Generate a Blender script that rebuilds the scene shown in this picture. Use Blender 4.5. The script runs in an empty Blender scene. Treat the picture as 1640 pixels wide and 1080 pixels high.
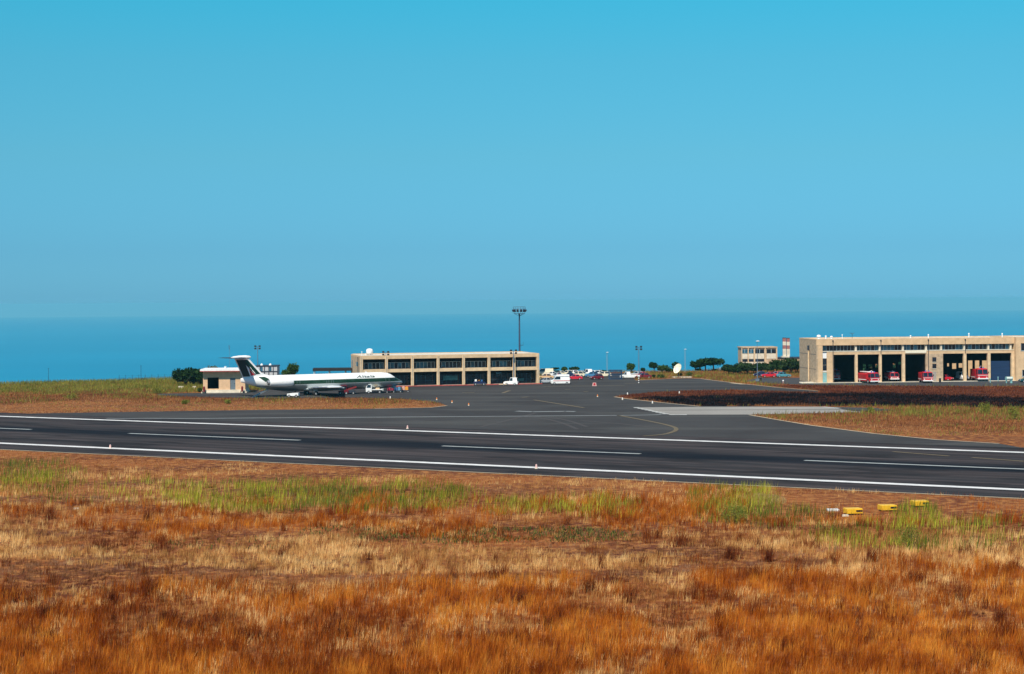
import bpy, math, random
import numpy as np
from mathutils import Vector, Matrix
from mathutils.geometry import tessellate_polygon
R = math.radians
random.seed(7)
rng = np.random.default_rng(11)
sc = bpy.context.scene
COL = sc.collection

# ------------------------------------------------------------------ camera, sky, sun, exposure
F, H, YH, ROLL = 2750.0, 20.5, 482.0, 0.007        # focal length in photo px, eye height, eye level row, roll
cam = bpy.data.cameras.new('camera'); camo = bpy.data.objects.new('camera', cam); COL.objects.link(camo)
cam.sensor_width = 36; cam.lens = 36 * F / 1640.0
cam.shift_y = (YH - 540) / 1640.0
cam.clip_start = 1; cam.clip_end = 200000
camo.matrix_world = Matrix.Translation((0, 0, H)) @ Matrix.Rotation(R(90), 4, 'X') @ Matrix.Rotation(-ROLL, 4, 'Z')
sc.camera = camo

SUN_EL, SUN_AZ = R(50), R(202)                     # azimuth clockwise from +Y (the view direction)
world = bpy.data.worlds.new('World'); sc.world = world; world.use_nodes = True
nt = world.node_tree; nt.nodes.clear()
out = nt.nodes.new('ShaderNodeOutputWorld'); bg = nt.nodes.new('ShaderNodeBackground')
sky = nt.nodes.new('ShaderNodeTexSky'); sky.sky_type = 'NISHITA'; sky.sun_disc = False
sky.sun_elevation = SUN_EL; sky.sun_rotation = SUN_AZ; sky.altitude = 150
sky.air_density = 1.0; sky.dust_density = 0.3; sky.ozone_density = 3.0
tc = nt.nodes.new('ShaderNodeTexCoord'); sep = nt.nodes.new('ShaderNodeSeparateXYZ')
nt.links.new(tc.outputs['Generated'], sep.inputs[0])
mx = nt.nodes.new('ShaderNodeMath'); mx.operation = 'MAXIMUM'; mx.inputs[1].default_value = 0.004
nt.links.new(sep.outputs[2], mx.inputs[0])
cmb = nt.nodes.new('ShaderNodeCombineXYZ')
nt.links.new(sep.outputs[0], cmb.inputs[0]); nt.links.new(sep.outputs[1], cmb.inputs[1]); nt.links.new(mx.outputs[0], cmb.inputs[2])
nt.links.new(cmb.outputs[0], sky.inputs[0])
ramp = nt.nodes.new('ShaderNodeValToRGB')          # air colour of the place: deeper cyan higher up
nt.links.new(mx.outputs[0], ramp.inputs[0])
SKYR = [(0.0, (0.160, 0.510, 0.98)), (0.03, (0.165, 0.486, 0.83)), (0.084, (0.220, 0.610, 0.755)), (0.1375, (0.215, 0.750, 0.81)), (0.1726, (0.165, 0.868, 0.889)), (0.5, (0.5, 0.9, 1.0))]
els = ramp.color_ramp.elements
els[0].position = SKYR[0][0]; els[0].color = (*SKYR[0][1], 1)
els[1].position = SKYR[-1][0]; els[1].color = (*SKYR[-1][1], 1)
for p, c in SKYR[1:-1]:
    e = els.new(p); e.color = (*c, 1)
mul = nt.nodes.new('ShaderNodeMixRGB'); mul.blend_type = 'MULTIPLY'; mul.inputs[0].default_value = 1
nt.links.new(sky.outputs[0], mul.inputs[1]); nt.links.new(ramp.outputs[0], mul.inputs[2])
nt.links.new(mul.outputs[0], bg.inputs[0]); bg.inputs[1].default_value = 0.10
nt.links.new(bg.outputs[0], out.inputs[0])

sl = bpy.data.lights.new('sun', 'SUN'); sl.energy = 4.6; sl.angle = R(0.5); sl.color = (1.0, 0.91, 0.78)
so = bpy.data.objects.new('sun', sl); COL.objects.link(so)
sdir = Vector((math.sin(SUN_AZ) * math.cos(SUN_EL), math.cos(SUN_AZ) * math.cos(SUN_EL), math.sin(SUN_EL)))
so.rotation_euler = sdir.to_track_quat('Z', 'Y').to_euler()
so.location = (0, 0, 60)
sc.view_settings.view_transform = 'Standard'; sc.view_settings.look = 'None'
sc.view_settings.exposure = 0.3; sc.view_settings.gamma = 1
sc.render.engine = 'CYCLES'
sc.cycles.volume_bounces = 0; sc.cycles.transparent_max_bounces = 8

# ------------------------------------------------------------------ measuring: photo pixel -> ground point
def G(x, y, z=0.0):
    b = y - YH + ROLL * (x - 820); a = (x - 820) - ROLL * (y - YH)
    Y = F * (H - z) / b
    return Vector((a * Y / F, Y, z))
def AT(x, Y):                                      # x column at a known distance
    return Vector(((x - 820) * Y / F, Y, 0))
def ZT(x, y, Y):                                   # height of a pixel row at a known distance
    return H - (y - YH + ROLL * (x - 820)) * Y / F
def to_px(X, Y):
    b = H * F / Y; a = X * F / Y
    return a + ROLL * b + 820, b - ROLL * a + YH

# ------------------------------------------------------------------ materials
MATS = {}
def mat(name, col, rough=0.7, var=0.12, scale=3.0, metal=0.0, spec=0.4, bump=0.0, col2=None, detail=4, stretch=(1, 1, 1), coat=0):
    if name in MATS: return MATS[name]
    m = bpy.data.materials.new(name); m.use_nodes = True; t = m.node_tree
    b = t.nodes['Principled BSDF']
    b.inputs['Roughness'].default_value = rough; b.inputs['Metallic'].default_value = metal
    b.inputs['Specular IOR Level'].default_value = spec
    if coat: b.inputs['Coat Weight'].default_value = coat
    c = t.nodes.new('ShaderNodeTexCoord'); mp = t.nodes.new('ShaderNodeMapping'); mp.inputs['Scale'].default_value = stretch
    n = t.nodes.new('ShaderNodeTexNoise'); n.inputs['Scale'].default_value = scale; n.inputs['Detail'].default_value = detail
    t.links.new(c.outputs['Object'], mp.inputs[0]); t.links.new(mp.outputs[0], n.inputs['Vector'])
    r = t.nodes.new('ShaderNodeValToRGB')
    c2 = col2 if col2 else tuple(min(1, v * (1 + var)) for v in col)
    c1 = col if col2 else tuple(v * (1 - var) for v in col)
    r.color_ramp.elements[0].position = 0.35; r.color_ramp.elements[0].color = (*c1, 1)
    r.color_ramp.elements[1].position = 0.65; r.color_ramp.elements[1].color = (*c2, 1)
    t.links.new(n.outputs[0], r.inputs[0]); t.links.new(r.outputs[0], b.inputs['Base Color'])
    if bump:
        bp = t.nodes.new('ShaderNodeBump'); bp.inputs['Strength'].default_value = bump
        t.links.new(n.outputs[0], bp.inputs['Height']); t.links.new(bp.outputs[0], b.inputs['Normal'])
    MATS[name] = m
    return m
def nodes_of(m):
    t = m.node_tree; return t, t.nodes['Principled BSDF']
def N(t, kind, **kw):
    n = t.nodes.new(kind)
    for k, v in kw.items():
        if k.startswith('i_'): n.inputs[int(k[2:]) if k[2:].isdigit() else k[2:]].default_value = v
        else: setattr(n, k, v)
    return n
def mixc(t, fac, a, b, mode='MIX'):
    m = t.nodes.new('ShaderNodeMixRGB'); m.blend_type = mode
    for i, v in ((0, fac), (1, a), (2, b)):
        if hasattr(v, 'is_output') or isinstance(v, bpy.types.NodeSocket): t.links.new(v, m.inputs[i])
        elif isinstance(v, (int, float)): m.inputs[i].default_value = v
        else: m.inputs[i].default_value = (*v, 1)
    return m.outputs[0]
def noise(t, vec, scale, detail=5, lo=0.4, hi=0.6, rough=0.55):
    n = N(t, 'ShaderNodeTexNoise'); n.inputs['Scale'].default_value = scale; n.inputs['Detail'].default_value = detail
    n.inputs['Roughness'].default_value = rough
    t.links.new(vec, n.inputs['Vector'])
    r = N(t, 'ShaderNodeMapRange'); r.inputs[1].default_value = lo; r.inputs[2].default_value = hi
    t.links.new(n.outputs[0], r.inputs[0]); return r.outputs[0]
def mapping(t, scale, rot=0.0):
    c = N(t, 'ShaderNodeTexCoord'); m = N(t, 'ShaderNodeMapping'); m.inputs['Scale'].default_value = scale
    m.inputs['Rotation'].default_value = (0, 0, rot)
    t.links.new(c.outputs['Object'], m.inputs[0]); return m.outputs[0]

def soil_mat():
    m = bpy.data.materials.new('dry_soil'); m.use_nodes = True; t, b = nodes_of(m)
    v = mapping(t, (1, 1, 1))
    v2 = mapping(t, (0.5, 1.0, 1))
    c = mixc(t, noise(t, v2, 0.10, 6), (0.27, 0.085, 0.022), (0.12, 0.034, 0.014))
    c = mixc(t, noise(t, v, 0.9, 6, .45, .62), c, (0.38, 0.16, 0.045))
    c = mixc(t, noise(t, v, 4.0, 4, .5, .7), c, (0.055, 0.022, 0.014))
    t.links.new(c, b.inputs['Base Color']); b.inputs['Roughness'].default_value = 0.95; b.inputs['Specular IOR Level'].default_value = 0.1
    bp = N(t, 'ShaderNodeBump'); bp.inputs['Strength'].default_value = 0.6; bp.inputs['Distance'].default_value = 0.2
    n = N(t, 'ShaderNodeTexNoise'); n.inputs['Scale'].default_value = 2.5; n.inputs['Detail'].default_value = 6
    t.links.new(v, n.inputs['Vector']); t.links.new(n.outputs[0], bp.inputs['Height']); t.links.new(bp.outputs[0], b.inputs['Normal'])
    return m
def asphalt_mat(name, a, bcol, patch, runway=False):
    m = bpy.data.materials.new(name); m.use_nodes = True; t, b = nodes_of(m)
    v = mapping(t, (1, 1, 1)); vs = mapping(t, (0.06, 1, 1))
    c = mixc(t, noise(t, v, 0.05, 5), a, bcol)
    c = mixc(t, noise(t, mapping(t, (0.12, 0.6, 1), 0.35), 0.25, 6, .5, .66), c, patch)
    c = mixc(t, noise(t, v, 6.0, 3, .3, .8), c, tuple(x * 0.72 for x in a))
    if runway:                                     # long streaks and the rubber band along the centre line
        c = mixc(t, noise(t, vs, 0.5, 4, .45, .65), c, tuple(x * 1.4 for x in bcol))
        c = mixc(t, noise(t, mapping(t, (0.3, 1, 1)), 0.16, 7, .52, .60), c, tuple(x * 0.68 for x in a))
        cc = N(t, 'ShaderNodeTexCoord'); s = N(t, 'ShaderNodeSeparateXYZ'); t.links.new(cc.outputs['Object'], s.inputs[0])
        ab = N(t, 'ShaderNodeMath', operation='ABSOLUTE'); t.links.new(s.outputs[1], ab.inputs[0])
        mr = N(t, 'ShaderNodeMapRange', interpolation_type='SMOOTHSTEP'); mr.inputs[1].default_value = 1.5; mr.inputs[2].default_value = 7.0
        mr.inputs[3].default_value = 0.85; mr.inputs[4].default_value = 0.0
        t.links.new(ab.outputs[0], mr.inputs[0])
        c = mixc(t, mr.outputs[0], c, (0.007, 0.009, 0.014))
    t.links.new(c, b.inputs['Base Color']); b.inputs['Roughness'].default_value = 1.0; b.inputs['Specular IOR Level'].default_value = 0.04
    bp = N(t, 'ShaderNodeBump'); bp.inputs['Strength'].default_value = 0.25; bp.inputs['Distance'].default_value = 0.03
    n = N(t, 'ShaderNodeTexNoise'); n.inputs['Scale'].default_value = 14
    t.links.new(v, n.inputs['Vector']); t.links.new(n.outputs[0], bp.inputs['Height']); t.links.new(bp.outputs[0], b.inputs['Normal'])
    return m
def paint_mat(name, col, wear):
    m = bpy.data.materials.new(name); m.use_nodes = True; t, b = nodes_of(m)
    v = mapping(t, (0.35, 1, 1))
    c = mixc(t, noise(t, v, 1.6, 8, .55 - wear * .3, .75, .7), col, tuple(x * 0.38 + 0.02 for x in col))
    t.links.new(c, b.inputs['Base Color']); b.inputs['Roughness'].default_value = 0.7
    return m
def grass_mat(name='grass_blades', trans=0.3):
    m = bpy.data.materials.new(name); m.use_nodes = True; t = m.node_tree; t.nodes.clear()
    o = N(t, 'ShaderNodeOutputMaterial'); a = N(t, 'ShaderNodeAttribute', attribute_name='Col')
    c = N(t, 'ShaderNodeTexCoord'); n = N(t, 'ShaderNodeTexNoise'); n.inputs['Scale'].default_value = 1.3
    t.links.new(c.outputs['Object'], n.inputs['Vector'])
    mr = N(t, 'ShaderNodeMapRange'); mr.inputs[1].default_value = .3; mr.inputs[2].default_value = .7; mr.inputs[3].default_value = .82; mr.inputs[4].default_value = 1.15
    t.links.new(n.outputs[0], mr.inputs[0])
    hs = N(t, 'ShaderNodeHueSaturation'); t.links.new(a.outputs['Color'], hs.inputs['Color']); t.links.new(mr.outputs[0], hs.inputs['Value'])
    d = N(t, 'ShaderNodeBsdfDiffuse'); tr = N(t, 'ShaderNodeBsdfTranslucent'); mxs = N(t, 'ShaderNodeMixShader'); mxs.inputs[0].default_value = trans
    t.links.new(hs.outputs[0], d.inputs[0]); t.links.new(hs.outputs[0], tr.inputs[0])
    t.links.new(d.outputs[0], mxs.inputs[1]); t.links.new(tr.outputs[0], mxs.inputs[2]); t.links.new(mxs.outputs[0], o.inputs[0])
    return m
GRASS = grass_mat(); LEAF = grass_mat('leaf_clumps', 0.2)

M_tan = mat('tan_concrete', (0.62, 0.43, 0.25), 0.85, 0.10, 0.9, bump=0.1)
M_tan2 = mat('tan_concrete_pale', (0.66, 0.48, 0.29), 0.85, 0.12, 1.1)
M_block = mat('weathered_block_wall', (0.46, 0.34, 0.22), 0.9, 0.2, 1.4, bump=0.15)
M_grey = mat('grey_concrete', (0.33, 0.30, 0.26), 0.9, 0.15, 1.2)
M_pale = mat('pale_concrete', (0.62, 0.56, 0.44), 0.85, 0.12, 1.0)
M_white = mat('white_paint', (0.80, 0.80, 0.78), 0.5, 0.05, 2)
M_cream = mat('cream_paint', (0.78, 0.72, 0.55), 0.5, 0.05, 2)
M_roof = mat('pale_gravel_roof', (0.60, 0.55, 0.46), 0.9, 0.15, 1.5)
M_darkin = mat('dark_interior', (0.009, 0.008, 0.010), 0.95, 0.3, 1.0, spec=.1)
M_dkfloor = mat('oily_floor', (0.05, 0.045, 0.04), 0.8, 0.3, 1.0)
M_glass = mat('dark_glass', (0.012, 0.020, 0.032), 0.12, 0.4, 0.6, spec=0.6)
M_glassb = mat('blue_glass', (0.03, 0.11, 0.17), 0.15, 0.5, 0.8, spec=0.6)
M_frame = mat('pale_blue_frame', (0.30, 0.40, 0.44), 0.5, 0.1, 2)
M_teal = mat('teal_board', (0.03, 0.13, 0.14), 0.5, 0.3, 2)
M_black = mat('black_rubber', (0.015, 0.015, 0.016), 0.8, 0.2, 4)
M_dkmetal = mat('dark_metal', (0.04, 0.05, 0.07), 0.5, 0.2, 4, metal=0.3)
M_pole = mat('blue_grey_pole', (0.12, 0.17, 0.23), 0.5, 0.15, 2)
M_mast = mat('dark_steel_mast', (0.05, 0.065, 0.11), 0.5, 0.2, 2)
M_redp = mat('red_paint', (0.50, 0.008, 0.018), 0.45, 0.1, 2)
M_kerbred = mat('red_kerb_paint', (0.42, 0.06, 0.05), 0.7, 0.25, 2)
M_metal = mat('bare_metal', (0.34, 0.36, 0.38), 0.35, 0.1, 1, metal=0.6)
M_chrome = mat('hub_metal', (0.5, 0.5, 0.5), 0.4, 0.1, 3, metal=0.3)
M_bluedoor = mat('blue_roller_door', (0.008, 0.030, 0.085), 0.6, 0.2, 1, stretch=(.2, .2, 6))
M_yellow = mat('yellow_housing', (0.72, 0.42, 0.02), 0.45, 0.08, 2)
M_cyan = mat('pale_teal_paint', (0.22, 0.42, 0.42), 0.5, 0.1, 2)
M_wood = mat('bark', (0.10, 0.07, 0.045), 0.9, 0.3, 3)
M_orange = mat('orange_paint', (0.75, 0.22, 0.03), 0.6, 0.1, 2)

# ------------------------------------------------------------------ mesh collector
class MB:
    def __init__(s): s.v = []; s.f = []; s.m = []
    def add(s, vs, fs, mi=0, M=None):
        k = len(s.v)
        for p in vs: s.v.append(tuple(M @ Vector(p)) if M else tuple(p))
        for f in fs: s.f.append(tuple(k + i for i in f)); s.m.append(mi)
        return s
    def box(s, x0, x1, y0, y1, z0, z1, mi=0, M=None):
        vs = [(x, y, z) for z in (z0, z1) for x, y in ((x0, y0), (x1, y0), (x1, y1), (x0, y1))]
        return s.add(vs, [(3, 2, 1, 0), (4, 5, 6, 7), (0, 1, 5, 4), (1, 2, 6, 5), (2, 3, 7, 6), (3, 0, 4, 7)], mi, M)
    def cbox(s, x0, x1, y0, y1, z0, z1, c=0.04, mi=0):           # box with chamfered vertical and top edges
        ring = lambda i: [(x0 + i + c, y0 + i), (x1 - i - c, y0 + i), (x1 - i, y0 + i + c), (x1 - i, y1 - i - c), (x1 - i - c, y1 - i), (x0 + i + c, y1 - i), (x0 + i, y1 - i - c), (x0 + i, y0 + i + c)]
        secs = [[(x, y, z0) for x, y in ring(0)], [(x, y, z1 - c) for x, y in ring(0)], [(x, y, z1) for x, y in ring(c)]]
        return s.loft(secs, mi)
    def cyl(s, p0, p1, r0, r1=None, n=10, mi=0, caps=True):
        r1 = r0 if r1 is None else r1
        p0 = Vector(p0); p1 = Vector(p1); d = (p1 - p0).normalized()
        a = d.orthogonal().normalized(); b = d.cross(a)
        vs = []
        for p, r in ((p0, r0), (p1, r1)):
            for i in range(n):
                t = 2 * math.pi * i / n; vs.append(p + a * (r * math.cos(t)) + b * (r * math.sin(t)))
        fs = [(i, (i + 1) % n, n + (i + 1) % n, n + i) for i in range(n)]
        if caps: fs += [tuple(range(n - 1, -1, -1)), tuple(range(n, 2 * n))]
        return s.add(vs, fs, mi)
    def loft(s, secs, mi=0, caps=True):
        n = len(secs[0]); vs = [p for q in secs for p in q]; fs = []
        for k in range(len(secs) - 1):
            for i in range(n):
                j = (i + 1) % n; fs.append((k * n + i, k * n + j, (k + 1) * n + j, (k + 1) * n + i))
        if caps: fs += [tuple(range(n - 1, -1, -1)), tuple(range((len(secs) - 1) * n, len(secs) * n))]
        return s.add(vs, fs, mi)
    def sphere(s, c, r, nu=14, nv=8, mi=0, z=1.0):
        secs = []
        for k in range(nv + 1):
            a = -math.pi / 2 + math.pi * k / nv
            rr = max(r * math.cos(a), 1e-3)
            secs.append([(c[0] + rr * math.cos(2 * math.pi * i / nu), c[1] + rr * math.sin(2 * math.pi * i / nu), c[2] + z * r * math.sin(a)) for i in range(nu)])
        return s.loft(secs, mi)
    def prism(s, prof, y0, y1, mi=0, M=None, axis='y'):          # side profile (x,z) swept across y
        n = len(prof)
        if axis == 'y': vs = [(x, y0, z) for x, z in prof] + [(x, y1, z) for x, z in prof]
        else: vs = [(x, y, y0) for x, y in prof] + [(x, y, y1) for x, y in prof]
        fs = [(i, (i + 1) % n, n + (i + 1) % n, n + i) for i in range(n)] + [tuple(range(n - 1, -1, -1)), tuple(range(n, 2 * n))]
        return s.add(vs, fs, mi, M)
    def build(s, name, mats, parent=None, smooth=False, **kw):
        me = bpy.data.meshes.new(name); me.from_pydata(s.v, [], s.f); me.validate()
        if not isinstance(mats, (list, tuple)): mats = [mats]
        for m in mats: me.materials.append(m)
        if len(mats) > 1:
            for p, mi in zip(me.polygons, s.m): p.material_index = mi
        import bmesh
        bm = bmesh.new(); bm.from_mesh(me); bmesh.ops.recalc_face_normals(bm, faces=bm.faces)
        bm.to_mesh(me); bm.free()
        if smooth:
            me.polygons.foreach_set('use_smooth', [True] * len(me.polygons))
            try: me.set_sharp_from_angle(angle=R(40))
            except Exception: pass
        o = bpy.data.objects.new(name, me); COL.objects.link(o)
        if parent: o.parent = parent
        for k, v in kw.items(): o[k] = v
        return o
def thing(name, label, cat, loc=(0, 0, 0), rz=0.0, group=None):
    o = bpy.data.objects.new(name, None); COL.objects.link(o); o.empty_display_size = 0.5
    o.location = loc; o.rotation_euler = (0, 0, rz); o['label'] = label; o['category'] = cat
    if group: o['group'] = group
    return o
def tag(o, label, cat, group=None, kind=None):
    o['label'] = label; o['category'] = cat
    if group: o['group'] = group
    if kind: o['kind'] = kind
    return o
def copy_thing(src, loc, rz=None, label=None):
    r = src.copy(); COL.objects.link(r); r.location = loc
    if rz is not None: r.rotation_euler = (0, 0, rz)
    if label: r['label'] = label
    for ch in list(src.children):
        c = ch.copy(); COL.objects.link(c); c.parent = r
        for g in list(ch.children):
            d = g.copy(); COL.objects.link(d); d.parent = c
    return r
def sheet(name, pts, z, m, label=None):
    vs = [(p[0], p[1], z) for p in pts]
    tri = tessellate_polygon([[Vector(v) for v in vs]])
    me = bpy.data.meshes.new(name); me.from_pydata(vs, [], [tuple(t) for t in tri]); me.materials.append(m)
    import bmesh
    bm = bmesh.new(); bm.from_mesh(me)
    for f in bm.faces:
        f.normal_update()
        if f.normal.z < 0: f.normal_flip()
    bm.to_mesh(me); bm.free()
    o = bpy.data.objects.new(name, me); COL.objects.link(o); o['kind'] = 'structure'
    if label: o['label'] = label
    return o
def ribbon(mb, pts, w):
    pts = [Vector((p[0], p[1], 0)) for p in pts]; L = []; Rr = []
    for i, p in enumerate(pts):
        a = pts[max(i - 1, 0)]; b = pts[min(i + 1, len(pts) - 1)]
        d = (b - a).normalized(); n = Vector((-d.y, d.x, 0)) * w / 2
        L.append(p + n); Rr.append(p - n)
    k = len(pts)
    mb.add(L + Rr, [(i, i + 1, k + i + 1, k + i) for i in range(k - 1)])

# ------------------------------------------------------------------ land, sea
EDGE = [(-3000, 400), (-260, 425), (-133, 446), (-100, 461), (-85, 468), (-52, 480), (9, 489), (50, 494), (66, 505), (80, 560), (110, 620), (260, 640), (3000, 640)]
EX = np.array([e[0] for e in EDGE]); EY = np.array([e[1] for e in EDGE])
def land():
    xs = np.concatenate([np.linspace(-4000, -420, 12), np.arange(-400, 461, 5.0), np.linspace(480, 4000, 12)])
    ys = np.concatenate([np.linspace(-3000, -40, 10), np.arange(-20, 380, 20.0), np.arange(380, 1100, 4.0)])
    XX, YY = np.meshgrid(xs, ys); E = np.interp(XX, EX, EY)
    d = YY - E
    Z = np.where(d > 0, -np.minimum(170, 0.42 * d), 0.0)
    Z = Z + np.where((d > 8), np.sin(XX * 0.07) * np.cos(YY * 0.05) * 2, 0)
    V = np.stack([XX, YY, Z], -1).reshape(-1, 3); ny, nx = XX.shape
    i = np.arange(ny - 1)[:, None] * nx + np.arange(nx - 1)[None, :]
    Fc = np.stack([i, i + 1, i + nx + 1, i + nx], -1).reshape(-1, 4)
    me = bpy.data.meshes.new('ground'); me.from_pydata(V.tolist(), [], Fc.tolist()); me.materials.append(soil_mat())
    o = bpy.data.objects.new('ground', me); COL.objects.link(o); o['kind'] = 'structure'
    return o
land()
def sea():
    RE = 6371000.0; rs = np.array([0, 300, 800, 1500, 3000, 5000, 8000, 12000, 17000, 23000, 30000, 38000, 46000, 55000, 65000.0]); n = 96
    V = [(0, 0, -150.0)]; Fc = []
    for r in rs[1:]:
        for k in range(n):
            a = 2 * math.pi * k / n; V.append((r * math.cos(a), r * math.sin(a), -150 - r * r / (2 * RE)))
    for k in range(n): Fc.append((0, 1 + k, 1 + (k + 1) % n))
    for q in range(len(rs) - 2):
        for k in range(n):
            a = 1 + q * n + k; b = 1 + q * n + (k + 1) % n; Fc.append((a, a + n, b + n, b))
    me = bpy.data.meshes.new('sea'); me.from_pydata(V, [], Fc)
    m = bpy.data.materials.new('sea_water'); m.use_nodes = True; t, b = nodes_of(m)
    v = mapping(t, (0.4, 1, 1)); c = mixc(t, noise(t, v, 0.0012, 6, .35, .65), (0.002, 0.190, 0.330), (0.003, 0.220, 0.370))
    t.links.new(c, b.inputs['Base Color']); b.inputs['Roughness'].default_value = 0.6; b.inputs['Specular IOR Level'].default_value = 0.12
    n_ = N(t, 'ShaderNodeTexNoise'); n_.inputs['Scale'].default_value = 0.05; n_.inputs['Detail'].default_value = 5; t.links.new(v, n_.inputs['Vector'])
    bp = N(t, 'ShaderNodeBump'); bp.inputs['Strength'].default_value = 0.3; bp.inputs['Distance'].default_value = 2
    t.links.new(n_.outputs[0], bp.inputs['Height']); t.links.new(bp.outputs[0], b.inputs['Normal'])
    me.materials.append(m); o = bpy.data.objects.new('sea', me); COL.objects.link(o); o['kind'] = 'structure'
sea()
def haze():
    mb = MB(); mb.box(-70000, 70000, -3500, 70000, -560, 26)
    m = bpy.data.materials.new('haze_air'); m.use_nodes = True; t = m.node_tree; t.nodes.clear()
    o = N(t, 'ShaderNodeOutputMaterial'); p = N(t, 'ShaderNodeVolumePrincipled')
    p.inputs['Color'].default_value = (0.26, 0.78, 1.0, 1); p.inputs['Density'].default_value = 5.2e-5; p.inputs['Anisotropy'].default_value = 0.0
    t.links.new(p.outputs[0], o.inputs['Volume'])
    ob = mb.build('haze', m); tag(ob, 'thin blue haze over the sea', 'haze', kind='stuff')
haze()

# ------------------------------------------------------------------ pavement
RD = Vector((0.8780, -0.4785, 0)); RN = Vector((0.4785, 0.8780, 0))    # along the runway, away from the camera across it
RC = Vector((0, 237.6, 0)) ; RANG = math.atan2(RD.y, RD.x)
def rl(px, py):                                    # runway-local coordinates of a photo pixel
    g = G(px, py) - RC; return g.dot(RD), g.dot(RN)
def rp(a, b): return RC + RD * a + RN * b
A_run = asphalt_mat('runway_asphalt', (0.036, 0.033, 0.035), (0.050, 0.041, 0.041), (0.034, 0.037, 0.041), True)
A_apr = asphalt_mat('apron_asphalt', (0.064, 0.062, 0.062), (0.045, 0.042, 0.043), (0.088, 0.087, 0.082))
A_road = asphalt_mat('road_asphalt', (0.075, 0.075, 0.08), (0.06, 0.06, 0.066), (0.065, 0.065, 0.07))
HW = 22.4
def runway():
    mb = MB(); mb.add([(-900, -HW - 8.3, 0), (900, -HW - 8.3, 0), (900, HW + 8.0, 0), (-900, HW + 8.0, 0)], [(0, 1, 2, 3)])
    o = mb.build('runway', A_run, kind='structure'); o.location = (RC.x, RC.y, 0.012); o.rotation_euler = (0, 0, RANG)
    P1 = paint_mat('runway_white_paint', (0.78, 0.77, 0.74), 0.45); P2 = paint_mat('faded_white_paint', (0.42, 0.44, 0.42), 0.5)
    mk = MB()
    for b in (-HW, HW): mk.add([(-900, b - .8, 0), (900, b - .8, 0), (900, b + .8, 0), (-900, b + .8, 0)], [(0, 1, 2, 3)])
    o = mk.build('runway_edge_marking', P1, kind='structure'); o.location = (RC.x, RC.y, 0.040); o.rotation_euler = (0, 0, RANG)
    mk = MB()
    for x0, x1, y0, y1 in ((-260, 64, 673, 687), (222, 493, 693, 704), (720, 1033, 713, 726), (1292, 1700, 737, 752)):
        a0 = rl(x0, y0)[0]; a1 = rl(x1, y1)[0]
        mk.add([(a0, -0.45, 0), (a1, -0.45, 0), (a1, 0.45, 0), (a0, 0.45, 0)], [(0, 1, 2, 3)])
    o = mk.build('runway_centre_marking', P2, kind='structure'); o.location = (RC.x, RC.y, 0.040); o.rotation_euler = (0, 0, RANG)
runway()
far_edge = lambda x: G(x, 0) if False else None
def run_edge_pt(px, off=HW + 7.0):                 # point on the far shoulder of the runway seen in column px
    k = (px - 820) / F
    # X = k*Y and (P-RC).RN = off
    Y = (off + RC.dot(RN)) / (k * RN.x + RN.y); return Vector((k * Y, Y, 0))
APR_PX = [(400, 657), (600, 655), (690, 653), (716, 650), (706, 646.5), (690, 643.5), (640, 639), (560, 637.5), (470, 638.5), (400, 638.5), (330, 637), (255, 634.2), (250, 631),
          (330, 629.3), (398, 629), (420, 626.5), (450, 622), (560, 617), (600, 612), (866, 610), (868, 598), (1008, 598), (1018, 609.5), (1060, 607.8), (1100, 606), (1122, 607), (1182, 614.5), (1245, 621), (1310, 626.5),
          (1310, 628.5), (1240, 626.5), (1180, 624.5), (1100, 626), (1040, 629), (1005, 632.5), (984, 635.8), (1000, 638.5), (1060, 645), (1120, 651), (1200, 651), (1300, 651.5), (1400, 653.5), (1432, 657.5), (1380, 660.5), (1200, 665), (1240, 672), (1300, 682), (1400, 695), (1500, 704.8), (1600, 711)]
apr = [G(*p) for p in APR_PX]
apr_poly = [run_edge_pt(30)] + apr + [run_edge_pt(1640)]
o = sheet('apron', apr_poly, 0.024, A_apr)
road_poly = [G(*p) for p in [(1190, 611), (1215, 605.5), (1290, 605.5), (1700, 605.5), (1700, 618), (1560, 619), (1300, 617.2), (1235, 614.5)]]
sheet('access_road', road_poly, 0.030, A_road)
slab_poly = [G(*p) for p in [(1020, 653), (1120, 652), (1318, 651.8), (1380, 660.7), (1200, 664.4), (1072, 664.6)]]
M_slab = asphalt_mat('pale_slab_concrete', (0.30, 0.285, 0.26), (0.38, 0.355, 0.32), (0.22, 0.215, 0.20))
sheet('concrete_pad', slab_poly, 0.034, M_slab)
P_white = paint_mat('old_white_paint', (0.62, 0.62, 0.58), 0.35); P_dim = paint_mat('thin_white_paint', (0.27, 0.28, 0.27), 0.5)
P_yel = paint_mat('old_yellow_paint', (0.17, 0.115, 0.04), 0.8); P_kerb = paint_mat('pale_edge_stone', (0.52, 0.40, 0.25), 0.4)
def marks(name, rows, w, m, z=0.046):
    mb = MB()
    for r in rows: ribbon(mb, [G(*p) for p in r], w)
    o = mb.build(name, m, kind='structure'); o.location.z = z; return o
def curve(pts, n=6):
    o = []
    for i in range(len(pts) - 1):
        p0 = pts[max(i - 1, 0)]; p1 = pts[i]; p2 = pts[i + 1]; p3 = pts[min(i + 2, len(pts) - 1)]
        for k in range(n):
            t = k / n; o.append(tuple(0.5 * ((2 * b) + (c - a) * t + (2 * a - 5 * b + 4 * c - d) * t * t + (-a + 3 * b - 3 * c + d) * t ** 3) for a, b, c, d in zip(p0, p1, p2, p3)))
    o.append(pts[-1]); return o
marks('taxiway_edge_marking', [curve([(170, 670.5), (300, 670.8), (420, 670), (700, 668), (1000, 665.8), (1060, 664.4)])], 1.0, P_dim)
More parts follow.
